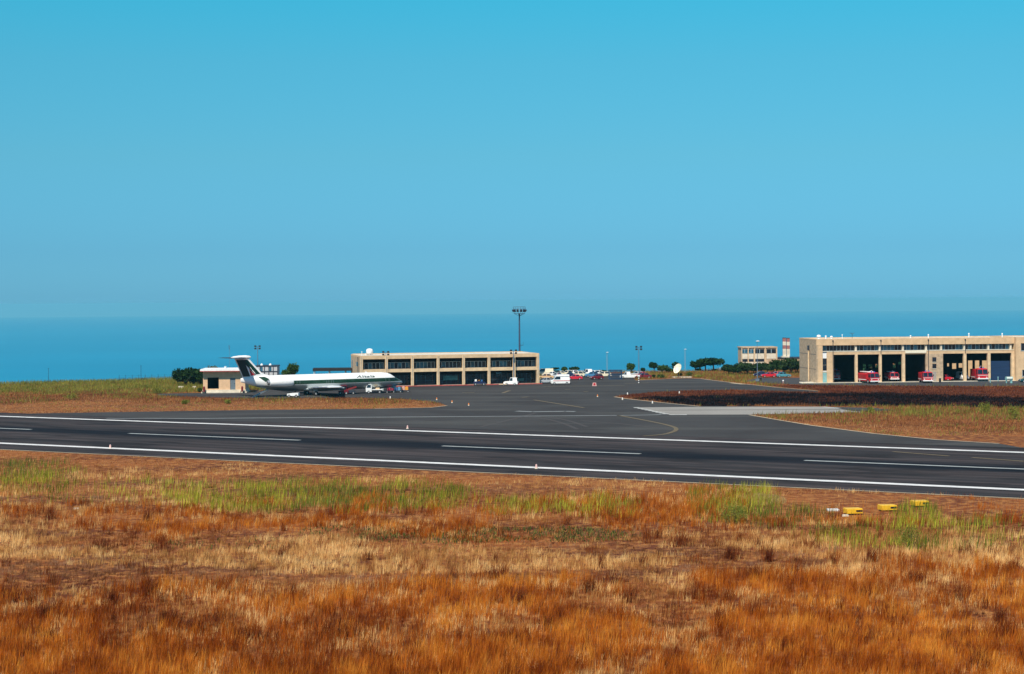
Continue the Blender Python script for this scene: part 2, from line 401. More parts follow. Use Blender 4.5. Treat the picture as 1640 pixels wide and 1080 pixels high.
marks('taxiway_centre_marking', [curve([(989, 665.5), (1045, 676), (1075, 683), (1083, 687.5), (1078, 692), (1060, 696.5), (1030, 699)]), [(855, 641), (935, 653.5)], [(1557, 733.4), (1640, 739.5)], [(1430, 724), (1520, 731)]], 0.7, P_yel)
marks('stand_marking', [[(805, 630), (816, 626)], [(905, 624.3), (914, 624.0)], [(934, 627.8), (942, 627.4)], [(836, 637), (846, 636)], [(740, 629.5), (760, 629.2)], [(870, 619.3), (1000, 617.8)], [(1000, 614.5), (1040, 613.6)]], 0.8, P_yel)
marks('pale_patch', [[(827, 659.0), (853, 660)], [(853, 660), (905, 659.3)], [(905, 659.3), (921, 659.6)]], 1.6, P_dim)
dash = []
for k in range(9):
    t0 = k / 9; t1 = t0 + 0.065
    f = lambda t: (1018 + 52 * t, 653 + 11.3 * t)
    dash.append([f(t0), f(t1)])
marks('stop_line_marking', dash, 1.1, P_white, 0.05)
marks('pad_edge_marking', [[(1318, 652.2), (1345, 654.5)], [(1362, 659.6), (1378, 660.6)], [(1072, 664.8), (1100, 664.8)]], 0.9, P_white, 0.05)
marks('pad_joint', [[(1045, 657.6), (1200, 657), (1345, 656.2)]], 0.7, A_run, 0.048)
marks('pavement_edge_strip', [[(984, 636), (1000, 638.8), (1060, 645.3), (1120, 651.2)], [(1200, 665), (1240, 672), (1300, 682), (1400, 695), (1500, 704.8), (1600, 711)],
      [(1122, 607), (1182, 614.5), (1245, 621), (1310, 626.5)], [(1018, 609.5), (1060, 607.8), (1100, 606), (1122, 607)], [(600, 655.2), (690, 653.2), (716, 650.2)]], 0.55, P_kerb, 0.052)
marks('kerb_strip', [[(1172, 613.8), (1192, 616)]], 1.6, P_kerb, 0.056)
o = MB(); pa = [rp(-900, -HW - 8.2), rp(900, -HW - 8.2)]; ribbon(o, pa, 0.45)
o = o.build('runway_edge_strip', P_kerb, kind='structure'); o.location.z = 0.05
# skid marks turning off the runway
marks('skid_marks', [curve([(830, 667), (870, 671), (900, 678), (925, 688)]), curve([(860, 667), (905, 673), (940, 684)]), curve([(770, 684), (820, 672), (858, 662)]), curve([(930, 674), (1010, 681), (1080, 690)]), curve([(640, 676), (720, 672), (800, 676)])], 0.7, asphalt_mat('skid_grey', (0.085, 0.08, 0.08), (0.075, 0.07, 0.07), (0.085, 0.08, 0.08)), 0.036)

# burnt ground between taxiway and fire station
B_black = mat('burnt_black_ground', (0.004, 0.003, 0.004), 0.95, 0.3, 0.25, col2=(0.020, 0.008, 0.007), detail=8, spec=0.05)
B_red = mat('scorched_red_ground', (0.060, 0.018, 0.012), 0.95, 0.3, 0.15, col2=(0.15, 0.050, 0.022), detail=8, spec=0.05)
red_px = [(988, 635.8), (1005, 632.8), (1040, 629.3), (1100, 626.3), (1180, 624.8), (1240, 626.8), (1310, 628.8), (1318, 626.5), (1250, 620.5), (1225, 616.5), (1300, 617.5), (1560, 619.5), (1800, 620), (1800, 640), (1640, 640), (1400, 634), (1200, 634), (1050, 637), (1000, 637.5)]
blk_px = [(1000, 637.8), (1050, 635.5), (1120, 634), (1240, 630), (1420, 629), (1560, 634), (1640, 637), (1800, 645), (1800, 655), (1640, 654), (1500, 650.5), (1380, 650), (1120, 650.5), (1060, 644.5)]
def ragged(pp, amp):
    o = []
    for (a, b) in zip(pp, pp[1:] + pp[:1]):
        n = max(1, int(abs(b[0] - a[0]) / 9))
        for k in range(n):
            t = k / n; o.append((a[0] + (b[0] - a[0]) * t, a[1] + (b[1] - a[1]) * t + rng.normal(0, amp)))
    return o
blk_px = ragged(blk_px, .7)
sheet('scorched_ground', [G(*p) for p in red_px], 0.014, B_red); sheet('burnt_ground', [G(*p) for p in blk_px], 0.018, B_black)

# ------------------------------------------------------------------ grass and plants
def inpoly(x, y, poly):
    r = np.zeros(len(x), bool); n = len(poly); j = n - 1
    for i in range(n):
        xi, yi = poly[i][0], poly[i][1]; xj, yj = poly[j][0], poly[j][1]
        c = ((yi > y) != (yj > y)) & (x < (xj - xi) * (y - yi) / (yj - yi + 1e-12) + xi)
        r ^= c; j = i
    return r
def vnoise(x, y, s, seed):
    g = np.random.default_rng(seed).random((256, 256)); x = x / s; y = y / s
    i = np.floor(x).astype(int); j = np.floor(y).astype(int); fx = x - i; fy = y - j
    fx = fx * fx * (3 - 2 * fx); fy = fy * fy * (3 - 2 * fy)
    a = g[i % 256, j % 256]; b = g[(i + 1) % 256, j % 256]; c = g[i % 256, (j + 1) % 256]; d = g[(i + 1) % 256, (j + 1) % 256]
    return (a * (1 - fx) + b * fx) * (1 - fy) + (c * (1 - fx) + d * fx) * fy
def fbm(x, y, s, seed): return (vnoise(x, y, s, seed) * .5 + vnoise(x, y, s / 2.1, seed + 1) * .3 + vnoise(x, y, s / 4.3, seed + 2) * .2)
def blades(name, X, Y, h, w, col, label, cat='grass', lean=0.35, z0=None):
    n = len(X); yaw = rng.random(n) * math.pi
    dx = np.cos(yaw) * w / 2; dy = np.sin(yaw) * w / 2
    la = rng.random(n) * 2 * math.pi; ll = rng.random(n) * lean * h
    lx = np.cos(la) * ll + 0.10 * h; ly = np.sin(la) * ll
    Z = np.zeros(n) if z0 is None else z0
    P = np.empty((n, 5, 3))
    P[:, 0] = np.stack([X - dx, Y - dy, Z], -1); P[:, 1] = np.stack([X + dx, Y + dy, Z], -1)
    P[:, 2] = np.stack([X + dx * .75 + lx * .35, Y + dy * .75 + ly * .35, Z + h * .55], -1)
    P[:, 3] = np.stack([X - dx * .75 + lx * .35, Y - dy * .75 + ly * .35, Z + h * .55], -1)
    P[:, 4] = np.stack([X + lx, Y + ly, Z + h], -1)
    me = bpy.data.meshes.new(name); me.vertices.add(n * 5); me.vertices.foreach_set('co', P.reshape(-1))
    b = np.arange(n)[:, None] * 5
    quad = b + np.array([0, 1, 2, 3]); tri = b + np.array([3, 2, 4])
    loops = np.concatenate([quad, tri], 1).reshape(-1)
    me.loops.add(n * 7); me.loops.foreach_set('vertex_index', loops.astype(np.int32))
    starts = (np.arange(n)[:, None] * 7 + np.array([0, 4])).reshape(-1)
    me.polygons.add(n * 2); me.polygons.foreach_set('loop_start', starts.astype(np.int32))
    me.update(calc_edges=True)
    ca = me.color_attributes.new('Col', 'FLOAT_COLOR', 'POINT')
    c4 = np.ones((n, 5, 4)); c4[:, :, :3] = col[:, None, :]
    ca.data.foreach_set('color', c4.reshape(-1).astype(np.float32))
    me.materials.append(GRASS); o = bpy.data.objects.new(name, me); COL.objects.link(o)
    return tag(o, label, cat, kind='stuff')
paved = [(p.x, p.y) for p in apr_poly]; road2 = [(p.x, p.y) for p in road_poly]
def off_run(X, Y):
    return X * RN.x + (Y - RC.y) * RN.y
def shade_pick(pal, t): # t in 0..1 array -> colours from palette
    pal = np.array(pal); k = np.clip(t * (len(pal) - 1), 0, len(pal) - 1.001); i = k.astype(int); f = (k - i)[:, None]
    return pal[i] * (1 - f) + pal[i + 1] * f
STRAW = [(0.30, 0.12, 0.032), (0.68, 0.36, 0.115), (0.95, 0.64, 0.27)]
RUST = [(0.16, 0.026, 0.004), (0.50, 0.130, 0.012), (0.76, 0.32, 0.045)]
DKRUST = [(0.05, 0.011, 0.006), (0.19, 0.042, 0.012), (0.42, 0.12, 0.022)]
BROWN = [(0.12, 0.034, 0.015), (0.27, 0.092, 0.028), (0.46, 0.20, 0.055)]
YGREEN = [(0.08, 0.09, 0.008), (0.24, 0.26, 0.02), (0.56, 0.52, 0.06)]
GREEN = [(0.03, 0.055, 0.008), (0.09, 0.14, 0.018), (0.24, 0.30, 0.04)]
def patch(px, py, c):                              # soft ellipse mask in photo px, c=(x0,x1,y0,y1)
    cx, cy, rx, ry = (c[0] + c[1]) / 2, (c[2] + c[3]) / 2, (c[1] - c[0]) / 2, (c[3] - c[2]) / 2
    d = np.abs((px - cx) / rx) ** 3 + np.abs((py - cy) / ry) ** 3
    return np.clip(1.5 - d, 0, 1)
def near_field():
    n = 900000
    # even on the ground, thinning with distance
    K = 11; nt_ = n // K; Yc = 84 + (260 - 84) * rng.random(nt_) ** 1.25; Xc = (rng.random(nt_) * 2 - 1) * (Yc * 0.298 + 14)
    tb = np.repeat(rng.random(nt_), K); th_ = np.repeat(.6 + .75 * rng.random(nt_) ** 1.5, K)
    sp = np.repeat(.07 + .12 * rng.random(nt_), K); n = nt_ * K
    Y = np.repeat(Yc, K) + rng.normal(0, 1, n) * sp; X = np.repeat(Xc, K) + rng.normal(0, 1, n) * sp
    keep = off_run(X, Y) < -HW - 9.0 + rng.random(n) * .8
    X = X[keep]; Y = Y[keep]; tb = tb[keep]; th_ = th_[keep]; n = len(X); px, py = to_px(X, Y)
    f1 = fbm(X, Y, 16, 1); f2 = fbm(X + 300, Y * .6, 5, 5); f3 = fbm(X, Y + 90, 2.2, 9); r = rng.random(n)
    wob = (f1 - .5) * 90
    yy = py + wob
    # how near the field is to each look, from the runway down
    rusty = np.clip((yy - 940) / 50, 0, 1) + np.clip(1 - np.abs(yy - 828) / 26, 0, 1) * .9 + np.clip((px - 1080) / 140, 0, 1) * np.clip((yy - 905) / 40, 0, 1)
    straw = np.clip(1 - np.abs(yy - 900) / 48, 0, 1) + .42 * (f3 > .5) + .08
    brown = np.clip(1 - np.abs(yy - 858) / 22, 0, 1) * .8 + np.clip((775 - yy + (px - 800) * .035) / 30, 0, 1) * 1.4 + .12
    tot = rusty + straw + brown
    k = (f2 - .5) * 2.2 + tb * .75 + r * .25
    pr = rusty / tot; pb = brown / tot
    s = np.clip(k, 0, .999)
    kind = np.where(s < pr, 1, np.where(s > 1 - pb, 2, 0))
    t = np.clip(rng.random(n) * .3 + tb * .6 + (f3 - .5) * 1.7 + .08, 0, 1)
    cs, cr, cb = shade_pick(STRAW, t), shade_pick(RUST, t), shade_pick(BROWN, t)
    col = np.where((kind == 1)[:, None], cr, np.where((kind == 2)[:, None], cb, cs))
    h = np.where(kind == 1, .48 + .42 * rng.random(n), np.where(kind == 2, .12 + .25 * rng.random(n), .28 + .3 * rng.random(n)))
    h = h * 1.18 * th_ * (0.7 + 0.6 * f1) * np.clip((py - 735 - (px - 800) * .04) / 50, .25, 1)
    mat_ = (fbm(X * .5 + 60, Y * 1.6, 7, 91) > .60) & (py < 1000) & (kind != 1)      # flattened purple brown mats
    col = np.where(mat_[:, None], col * np.array([.42, .36, .50]), col); h = np.where(mat_, h * .55, h)
    bare = (fbm(X + 40, Y, 9, 21) > .60) & (py < 880)
    keep = ~(bare & (rng.random(n) < .8)); keep &= ~((py < 790 + (px - 800) * .03) & (rng.random(n) < .55))
    w = .012 + .014 * rng.random(n) + Y * 3.0e-5
    dirt = patch(px, py, (1205, 1560, 792, 835)) > .4
    keep &= ~(dirt & (rng.random(n) < .93))
    o = blades('dry_grass', X[keep], Y[keep], h[keep], w[keep], col[keep], 'tall dry straw and rust coloured grass filling the foreground field')
    # pale straw heap on the dirt by the runway
    n = 2200; a = rng.random(n) * 6.283; q = rng.random(n) ** .6; g0 = G(1222, 806); X2 = g0.x + np.cos(a) * q * 2.6; Y2 = g0.y + 2 + np.sin(a) * q * 4.2
    zz = .75 * np.clip(1 - q * q, 0, 1) * (.7 + .5 * vnoise(X2, Y2, 1, 77))
    blades('straw_heap', X2, Y2, .15 + .25 * rng.random(n) + zz * .2, .03 + .03 * rng.random(n), shade_pick([(.30, .17, .06), (.48, .31, .13), (.62, .44, .20)], rng.random(n)), 'pale straw heap on the bare dirt behind the fennel clump near the runway', 'straw', .7, z0=zz * .3)
    # green stalks
    gp = [(-60, 130, 742, 792, .8), (150, 290, 770, 800, .28), (270, 745, 773, 822, 1.3), (775, 870, 800, 826, .9), (870, 925, 795, 830, .5), (930, 1025, 798, 836, .75),
          (1105, 1245, 782, 838, 1.2), (1285, 1700, 835, 885, .42), (1425, 1510, 815, 882, 1.0), (1200, 1330, 815, 850, .5), (0, 300, 790, 810, .1)]
    n = 330000; Y = 120 + 130 * rng.random(n); X = (rng.random(n) * 2 - 1) * (Y * 0.30 + 8)
    px, py = to_px(X, Y); pm = np.zeros(n)
    for a in gp: pm = np.maximum(pm, patch(px, py, a[:4]) * a[4])
    f = fbm(X, Y, 4, 31); f2 = vnoise(X, Y, 1.3, 37)
    keep = (rng.random(n) < np.clip(pm * np.clip((f - .26) * 4, 0, 1.3) * np.clip((f2 - .12) * 2.4, .15, 1.2), 0, 1) * .62) & (off_run(X, Y) < -HW - 11)
    X, Y = X[keep], Y[keep]; n = len(X)
    t = np.clip(rng.random(n) * .8 + (fbm(X, Y, 7, 41) - .5) * 1.4 + .12, 0, 1); yg = vnoise(X, Y, 9, 43) + rng.random(n) * .5 > .62
    col = np.where(yg[:, None], shade_pick(YGREEN, t), shade_pick(GREEN, t))
    h = (.55 + .75 * rng.random(n)) * (.55 + .8 * vnoise(X, Y, 3, 44))
    blades('green_stalks', X, Y, h, .026 + .026 * rng.random(n), col, 'band of yellow green fennel stalks between runway and dry grass', 'plants', .25)
    # low dark green cover
    n = 90000; Y = 120 + 60 * rng.random(n); X = (rng.random(n) * 2 - 1) * (Y * 0.30 + 5); px, py = to_px(X, Y); pm = np.zeros(n)
    for a in ((540, 1010, 845, 870, 1.0), (480, 640, 842, 862, .6), (700, 780, 865, 885, .3), (1000, 1100, 800, 870, .12), (240, 520, 860, 880, .25)): pm = np.maximum(pm, patch(px, py, a[:4]) * a[4])
    keep = rng.random(n) < pm * np.clip((fbm(X, Y, 3, 51) - .30) * 5, 0, 1)
    X, Y = X[keep], Y[keep]; n = len(X); t = rng.random(n)
    blades('low_ground_cover', X, Y, .12 + .25 * rng.random(n), .05 + .05 * rng.random(n), shade_pick([(0.03, 0.04, 0.012), (0.07, 0.095, 0.02), (0.20, 0.20, 0.05)], t), 'low dark green creeping plants in the middle of the dry field', 'plants', .9)
near_field()
def tuft_field():                                  # dark rust clumps standing out of the field
    XS, YS, HS, CS = [], [], [], []
    spots = [(80, 832), (235, 835), (790, 930), (942, 948), (238, 955), (20, 965), (272, 1000), (305, 1015), (1278, 915), (350, 945), (880, 1010), (560, 1020), (1205, 930), (1330, 835), (1252, 850), (1395, 900), (1465, 935), (72, 990),
             (178, 968), (1150, 1000), (1420, 985), (525, 1020), (832, 968), (1170, 895), (1545, 960), (1110, 960), (345, 1010), (660, 1035), (160, 880), (260, 880), (1230, 900), (1600, 1000), (1040, 870), (980, 935), (1090, 875), (395, 1030)]
    for i in range(230): spots.append((rng.random() * 1720 - 40, 820 + 265 * rng.random() ** .8))
    for k, (x, y) in enumerate(spots):
        g = G(x, y); n = int((130 if k < 36 else 55) * (.35 + rng.random())); r = .16 + .34 * rng.random() ** 1.5
        if k >= 36: r *= .8
        XS.append(g.x + rng.normal(0, r, n) * (.8 + rng.random())); YS.append(g.y + rng.normal(0, r, n)); HS.append((.6 + .55 * rng.random(n)) * (1.2 if k < 36 else 1.0))
        c = shade_pick(DKRUST, rng.random(n) * (.75 if k < 36 else 1.0)); CS.append(c)
    X = np.concatenate(XS); Y = np.concatenate(YS); blades('rust_tufts', X, Y, np.concatenate(HS), np.full(len(X), .030), np.concatenate(CS), 'dark rust brown tufts scattered through the dry foreground grass', 'grass', .5)
tuft_field()
def far_fields():
    n = 520000
    Y = 255 + (505 - 255) * rng.random(n); X = (rng.random(n) * 2 - 1) * (Y * 0.298 + 18)
    E = np.interp(X, EX, EY); o = off_run(X, Y)
    keep = (o > HW + 8.6) & (Y < E + 2) & ~inpoly(X, Y, paved) & ~inpoly(X, Y, road2)
    # footprint of terminal, hut, station
    th = R(14); lx = (X + 36.5) * math.cos(th) + (Y - 412.3) * math.sin(th); ly = -(X + 36.5) * math.sin(th) + (Y - 412.3) * math.cos(th)
    keep &= ~((lx > -4) & (lx < 47) & (ly > -3) & (ly < 18))
    keep &= ~((X > -72) & (X < -59) & (Y > 388) & (Y < 402)); keep &= ~((X > 66) & (Y > 408) & (Y < 450))
    X, Y = X[keep], Y[keep]; n = len(X); px, py = to_px(X, Y)
    f1 = fbm(X, Y, 22, 61); f2 = fbm(X, Y, 7, 65); f3 = fbm(X, Y, 3, 69); r = rng.random(n)
    left = px < 730
    red = inpoly(px, py, red_px); blk = inpoly(px, py + (f2 - .5) * 9 + rng.normal(0, .8, n), blk_px) & (red | inpoly(px, py, blk_px))
    yy = py + (f1 - .5) * 16
    pg = np.where(left, np.clip((632 - yy) / 9, 0, 1) * .85 + .07, np.clip(1 - np.abs(yy - 663) / 14, 0, 1) * .5 + .04)
    pg = np.where((~left) & (py < 622), .35, pg)
    po = np.where(left, np.clip((yy - 640) / 10, 0, 1), np.clip((yy - 672 - (px - 1300) * .06) / 10, 0, 1))
    t = np.clip(rng.random(n) * .75 + (f3 - .5) * 1.0 + .12, 0, 1)
    s = np.clip(r + (f2 - .5) * .8, 0, .999)
    col = np.where((s < pg)[:, None], shade_pick([(0.08, 0.10, 0.02), (0.20, 0.21, 0.035), (0.36, 0.34, 0.07)], t), np.where((s > 1 - po * .75)[:, None], shade_pick([(0.28, 0.12, 0.045), (0.44, 0.22, 0.085), (0.56, 0.34, 0.16)], t), shade_pick([(0.11, 0.038, 0.02), (0.22, 0.085, 0.032), (0.38, 0.17, 0.06)], t)))
    h = np.where(s < pg, .35 + .55 * rng.random(n), .15 + .35 * rng.random(n)) * (.6 + .8 * f1)
    h = np.where(po > .5, h * .45, h)
    cr = shade_pick([(0.04, 0.010, 0.007), (0.12, 0.026, 0.012), (0.30, 0.09, 0.03)], t); ck = shade_pick([(0.003, 0.003, 0.003), (0.009, 0.004, 0.004), (0.16, 0.05, 0.025)], np.clip(t * 1.25 - .25 + (f2 - .55) * 1.6, 0, 1))
    col = np.where(red[:, None], cr, col); col = np.where(blk[:, None], ck, col); h = np.where(red | blk, .15 + .3 * rng.random(n), h)
    k = (left & (po <= .5)) | (rng.random(n) < .7)
    b = (red | blk)
    k1 = k & ~b; blades('verge_grass', X[k1], Y[k1], h[k1], .05 + .05 * rng.random(int(k1.sum())), col[k1], 'olive and tan grass on the verges between runway, apron and cliff edge', 'grass', .5)
    k2 = k & b; blades('burnt_grass', X[k2], Y[k2], h[k2], .05 + .05 * rng.random(int(k2.sum())), col[k2], 'blackened and dark red burnt grass in front of the fire station', 'grass', .5)
far_fields()

def leafmesh(name, lobes, n, size, pal, parent=None, mat_=None):
    """leaf clumps spread through several ellipsoid lobes: (cx,cy,cz,rx,ry,rz)"""
    P, C = [], []
    vol = np.array([l[3] * l[4] * l[5] for l in lobes]) ** .8; vol = vol / vol.sum()
    for l, v in zip(lobes, vol):
        k = max(12, int(n * v)); d = rng.normal(0, 1, (k, 3)); d /= np.linalg.norm(d, axis=1)[:, None]
        rad = rng.random(k) ** .38; bump_ = .82 + .3 * vnoise(d[:, 0] * 3 + l[0] * 3 + 20, d[:, 2] * 3 + d[:, 1] * 2 + 20, 1.0, 5 + int(abs(l[0] * 7)) % 90)
        P.append(np.array(l[:3]) + d * rad[:, None] * bump_[:, None] * np.array(l[3:6])); base = rng.random() * .35
        C.append(np.clip(base + rng.random(k) * .65, 0, 1))
    P = np.concatenate(P); t = np.concatenate(C); n = len(P)
    a = rng.normal(0, 1, (n, 3)); a /= np.linalg.norm(a, axis=1)[:, None]; b = np.cross(a, rng.normal(0, 1, (n, 3))); b /= np.linalg.norm(b, axis=1)[:, None]
    s = size * (.5 + rng.random(n))[:, None]
    V = np.stack([P - a * s - b * s * .6, P + a * s * .8 - b * s * .5, P + a * s + b * s * .6, P - a * s * .7 + b * s * .6], 1).reshape(-1, 3)
    me = bpy.data.meshes.new(name); me.from_pydata(V.tolist(), [], (np.arange(n)[:, None] * 4 + np.arange(4)).tolist())
    ca = me.color_attributes.new('Col', 'FLOAT_COLOR', 'POINT'); c4 = np.ones((n, 4, 4)); c4[:, :, :3] = shade_pick(pal, t)[:, None, :]
    ca.data.foreach_set('color', c4.reshape(-1).astype(np.float32)); me.materials.append(mat_ or LEAF)
    o = bpy.data.objects.new(name, me); COL.objects.link(o)
    if parent: o.parent = parent
    return o
DKG = [(0.008, 0.022, 0.008), (0.018, 0.045, 0.014), (0.045, 0.085, 0.022)]
MDG = [(0.018, 0.045, 0.012), (0.045, 0.090, 0.02), (0.10, 0.16, 0.035)]
def tree(px, Y, w, ytop, label, pal=DKG, flat=False, trunk_h=None, group='trees along the plateau edge', n=1500, z0=0.0):
    h = ZT(px, ytop, Y) - z0; g = AT(px, Y); g.z = z0
    t = thing('pine_tree' if flat else 'tree', label, 'tree', g, rng.random() * 6, group)
    th = trunk_h if trunk_h is not None else h * .35
    mb = MB(); mb.cyl((0, 0, -.2), (.1, .05, th), .05 * h + .05, .035 * h + .03, 8)
    for k in range(5):
        a = k * 1.26 + rng.random(); e = (math.cos(a) * w * .33, math.sin(a) * w * .33, th + (h - th) * (.35 + .3 * rng.random()))
        mb.cyl((.1, .05, th * .8), e, .03 * h, .012 * h, 6)
    mb.build('trunk', M_wood, t)
    lobes = []; ch = h - th * .75
    nl = 9 if flat else 8
    for k in range(nl):
        a = rng.random() * 6.28; rr = w * .5 * (.25 + .5 * rng.random()); zc = th + ch * (.35 + .25 * rng.random()) if not flat else h - ch * .50 + rng.random() * ch * .18
        q = .26 + .12 * rng.random()
        lobes.append((math.cos(a) * rr, math.sin(a) * rr, zc if k else h - ch * .42, w * q, w * q, ch * ((.38 if flat else .32) + .14 * rng.random())))
    lobes.append((0, 0, th + ch * .45 if not flat else h - ch * .4, w * .34, w * .34, ch * .40))
    leafmesh('crown', lobes, n, .13 + w * .012, pal, t)
    return t

# ------------------------------------------------------------------ terminal
TA = R(14); TL = 44.4; TO = Vector((-36.5, 412.3, 0))
def terminal():
    t = thing('terminal_building', 'long two storey tan concrete terminal with seven open bays, behind the airliner nose', 'building', TO, TA)
    H1, D = 7.53, 15.0; bw = TL / 7
    mb = MB()
    mb.box(0, .35, 0.5, D, 0, 7.1); mb.box(TL - .35, TL, .5, D, 0, 7.1); mb.box(.35, TL - .35, D - .35, D, 0, 7.1)
    mb.build('wall', M_block, t)
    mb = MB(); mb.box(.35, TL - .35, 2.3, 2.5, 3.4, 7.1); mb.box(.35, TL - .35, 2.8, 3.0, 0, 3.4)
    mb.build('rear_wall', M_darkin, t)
    mb = MB(); mb.box(-.02, TL + .02, .02, 1.0, 6.68, H1); mb.box(-.02, .4, 1.0, D, 7.1, H1); mb.box(TL - .4, TL + .02, 1.0, D, 7.1, H1); mb.box(.4, TL - .4, D - .4, D + .02, 7.1, H1 + .1)
    mb.build('parapet', M_tan, t)
    mb = MB(); mb.box(.36, TL - .36, 1.0, D - .4, 6.9, H1 - .06); mb.build('roof', M_roof, t)
    mb = MB(); mb.box(.3, TL - .3, .05, 2.3, 3.45, 4.18); mb.build('floor_slab', M_tan2, t)
    mb = MB(); mb.box(.3, TL - .3, -1.2, 2.8, 0, .14); mb.build('walkway', M_grey, t)
    mb = MB(); mb.box(-.5, TL + .4, -1.45, -1.2, 0, .22); mb.build('kerb', M_kerbred, t)
    for k in range(8):
        w = .62; x = min(max(k * bw, w / 2 - .02), TL - w / 2 + .02)
        mb = MB(); mb.box(x - w / 2, x + w / 2, -.06, .6, 0, 3.44); mb.box(x - w / 2, x + w / 2, -.06, .6, 3.44, 7.3)
        mb.box(x - .06, x + .04, -.10, -.055, .1, 7.3, 1)
        mb.build('pillar', [M_tan2, M_grey], t)
    for k in range(7):
        x0 = k * bw + .4; x1 = (k + 1) * bw - .4
        g = MB(); g.box(x0, x1, 2.22, 2.297, 4.2, 5.75); w = g.build('upper_window', M_glass, t)
        f = MB(); q = 6
        for i in range(q + 1):
            x = x0 + (x1 - x0) * i / q; f.box(x - .05, x + .05, 2.14, 2.218, 4.2, 5.75)
        f.box(x0 - .02, x1 + .02, 2.12, 2.17, 5.70, 5.78); f.box(x0 - .02, x1 + .02, 2.12, 2.17, 4.19, 4.27); f.build('window_frame', M_frame, w)
        for i in range(q):
            if rng.random() < .45:
                p = MB(); x = x0 + (x1 - x0) * i / q; p.box(x + .08, x + (x1 - x0) / q - .08, 2.19, 2.215, 4.22 + .3 * rng.random(), 5.66); p.build('curtain', M_glassb, w)
        g = MB(); g.box(x0, x1, 2.72, 2.797, .3, 2.6); w = g.build('lower_window', M_glass, t)
        f = MB()
        for i in range(6):
            x = x0 + (x1 - x0) * i / 5; f.box(x - .03, x + .03, 2.66, 2.718, .3, 2.6)
        f.box(x0 - .02, x1 + .02, 2.64, 2.68, 1.15, 1.2); f.build('window_frame', M_glassb, w)
    for (k, a, b, z0, z1, m) in ((3, 1.7, 5.3, 1.2, 2.3, M_teal), (5, 2.3, 3.7, 2.55, 2.9, M_glassb), (6, 1.0, 3.0, .7, 1.3, M_teal)):
        p = MB(); p.box(k * bw + a, k * bw + b, 2.3, 2.4, z0, z1); p.build('notice_board', m, t)
    for (y0, y1, z0, z1) in ((4.2, 6.8, 4.9, 5.9), (12.2, 13.6, 4.3, 6.2)):
        p = MB(); p.box(-.03, 0.06, y0, y1, z0, z1); w = p.build('side_window', M_glass, t)
        p = MB(); p.box(-.06, -.031, (y0 + y1) / 2 - .05, (y0 + y1) / 2 + .05, z0, z1); p.build('window_frame', M_tan2, w)
    p = MB(); p.cyl((-.12, 3.2, .1), (-.12, 3.2, 7.2), .07); p.build('downpipe', M_dkmetal, t)
terminal()
def tl(x, y, z=0): return TO + Vector((x * math.cos(TA) - y * math.sin(TA), x * math.sin(TA) + y * math.cos(TA), z))
def tank():
    t = thing('water_tank', 'round white water tank standing on the left end of the terminal roof', 'tank', tl(3.3, 6.5, 7.47))
    mb = MB(); n = 16
    secs = [[(r * math.cos(2 * math.pi * i / n), r * math.sin(2 * math.pi * i / n), z) for i in range(n)] for r, z in ((.72, .35), (.84, .55), (.84, 1.15), (.72, 1.42), (.4, 1.58), (.02, 1.62))]
    mb.loft(secs); mb.build('drum', M_white, t, True)
    for a in range(4):
        m = MB(); x, y = .6 * math.cos(a * 1.571 + .4), .6 * math.sin(a * 1.571 + .4); m.cyl((x, y, 0), (x, y, .5), .05, n=6); m.build('leg', M_dkmetal, t)
tank()
for x, h, lb in ((.9, 1.1, 'thin white rooftop aerial nearest the left corner of the terminal'), (1.8, .6, 'short white vent pipe between aerial and water tank on terminal roof')):
    m = MB(); m.cyl((0, 0, 0), (0, 0, h), .06, .04, 6); m.box(-.22, .22, -.03, .03, h - .25, h - .18)
    o = m.build('roof_vent', M_white); o.location = tl(x, 3.5, 7.47); tag(o, lb, 'vent')
def canopy():
    t = thing('canopy', 'dark flat canopy roof on thin posts left of the terminal, seen above the fuselage', 'canopy', AT(500, 424), R(3))
    mb = MB(); mb.box(0, 11.6, 0, 5, ZT(540, 594.5, 424), ZT(540, 590.2, 424)); mb.build('roof', M_black, t)
    for x in (.3, 4, 8, 11.2):
        for y in (.3, 4.7):
            m = MB(); m.cyl((x, y, 0), (x, y, ZT(540, 594.5, 424)), .09, n=8); m.build('post', M_white if x < 1 else M_grey, t)
canopy()
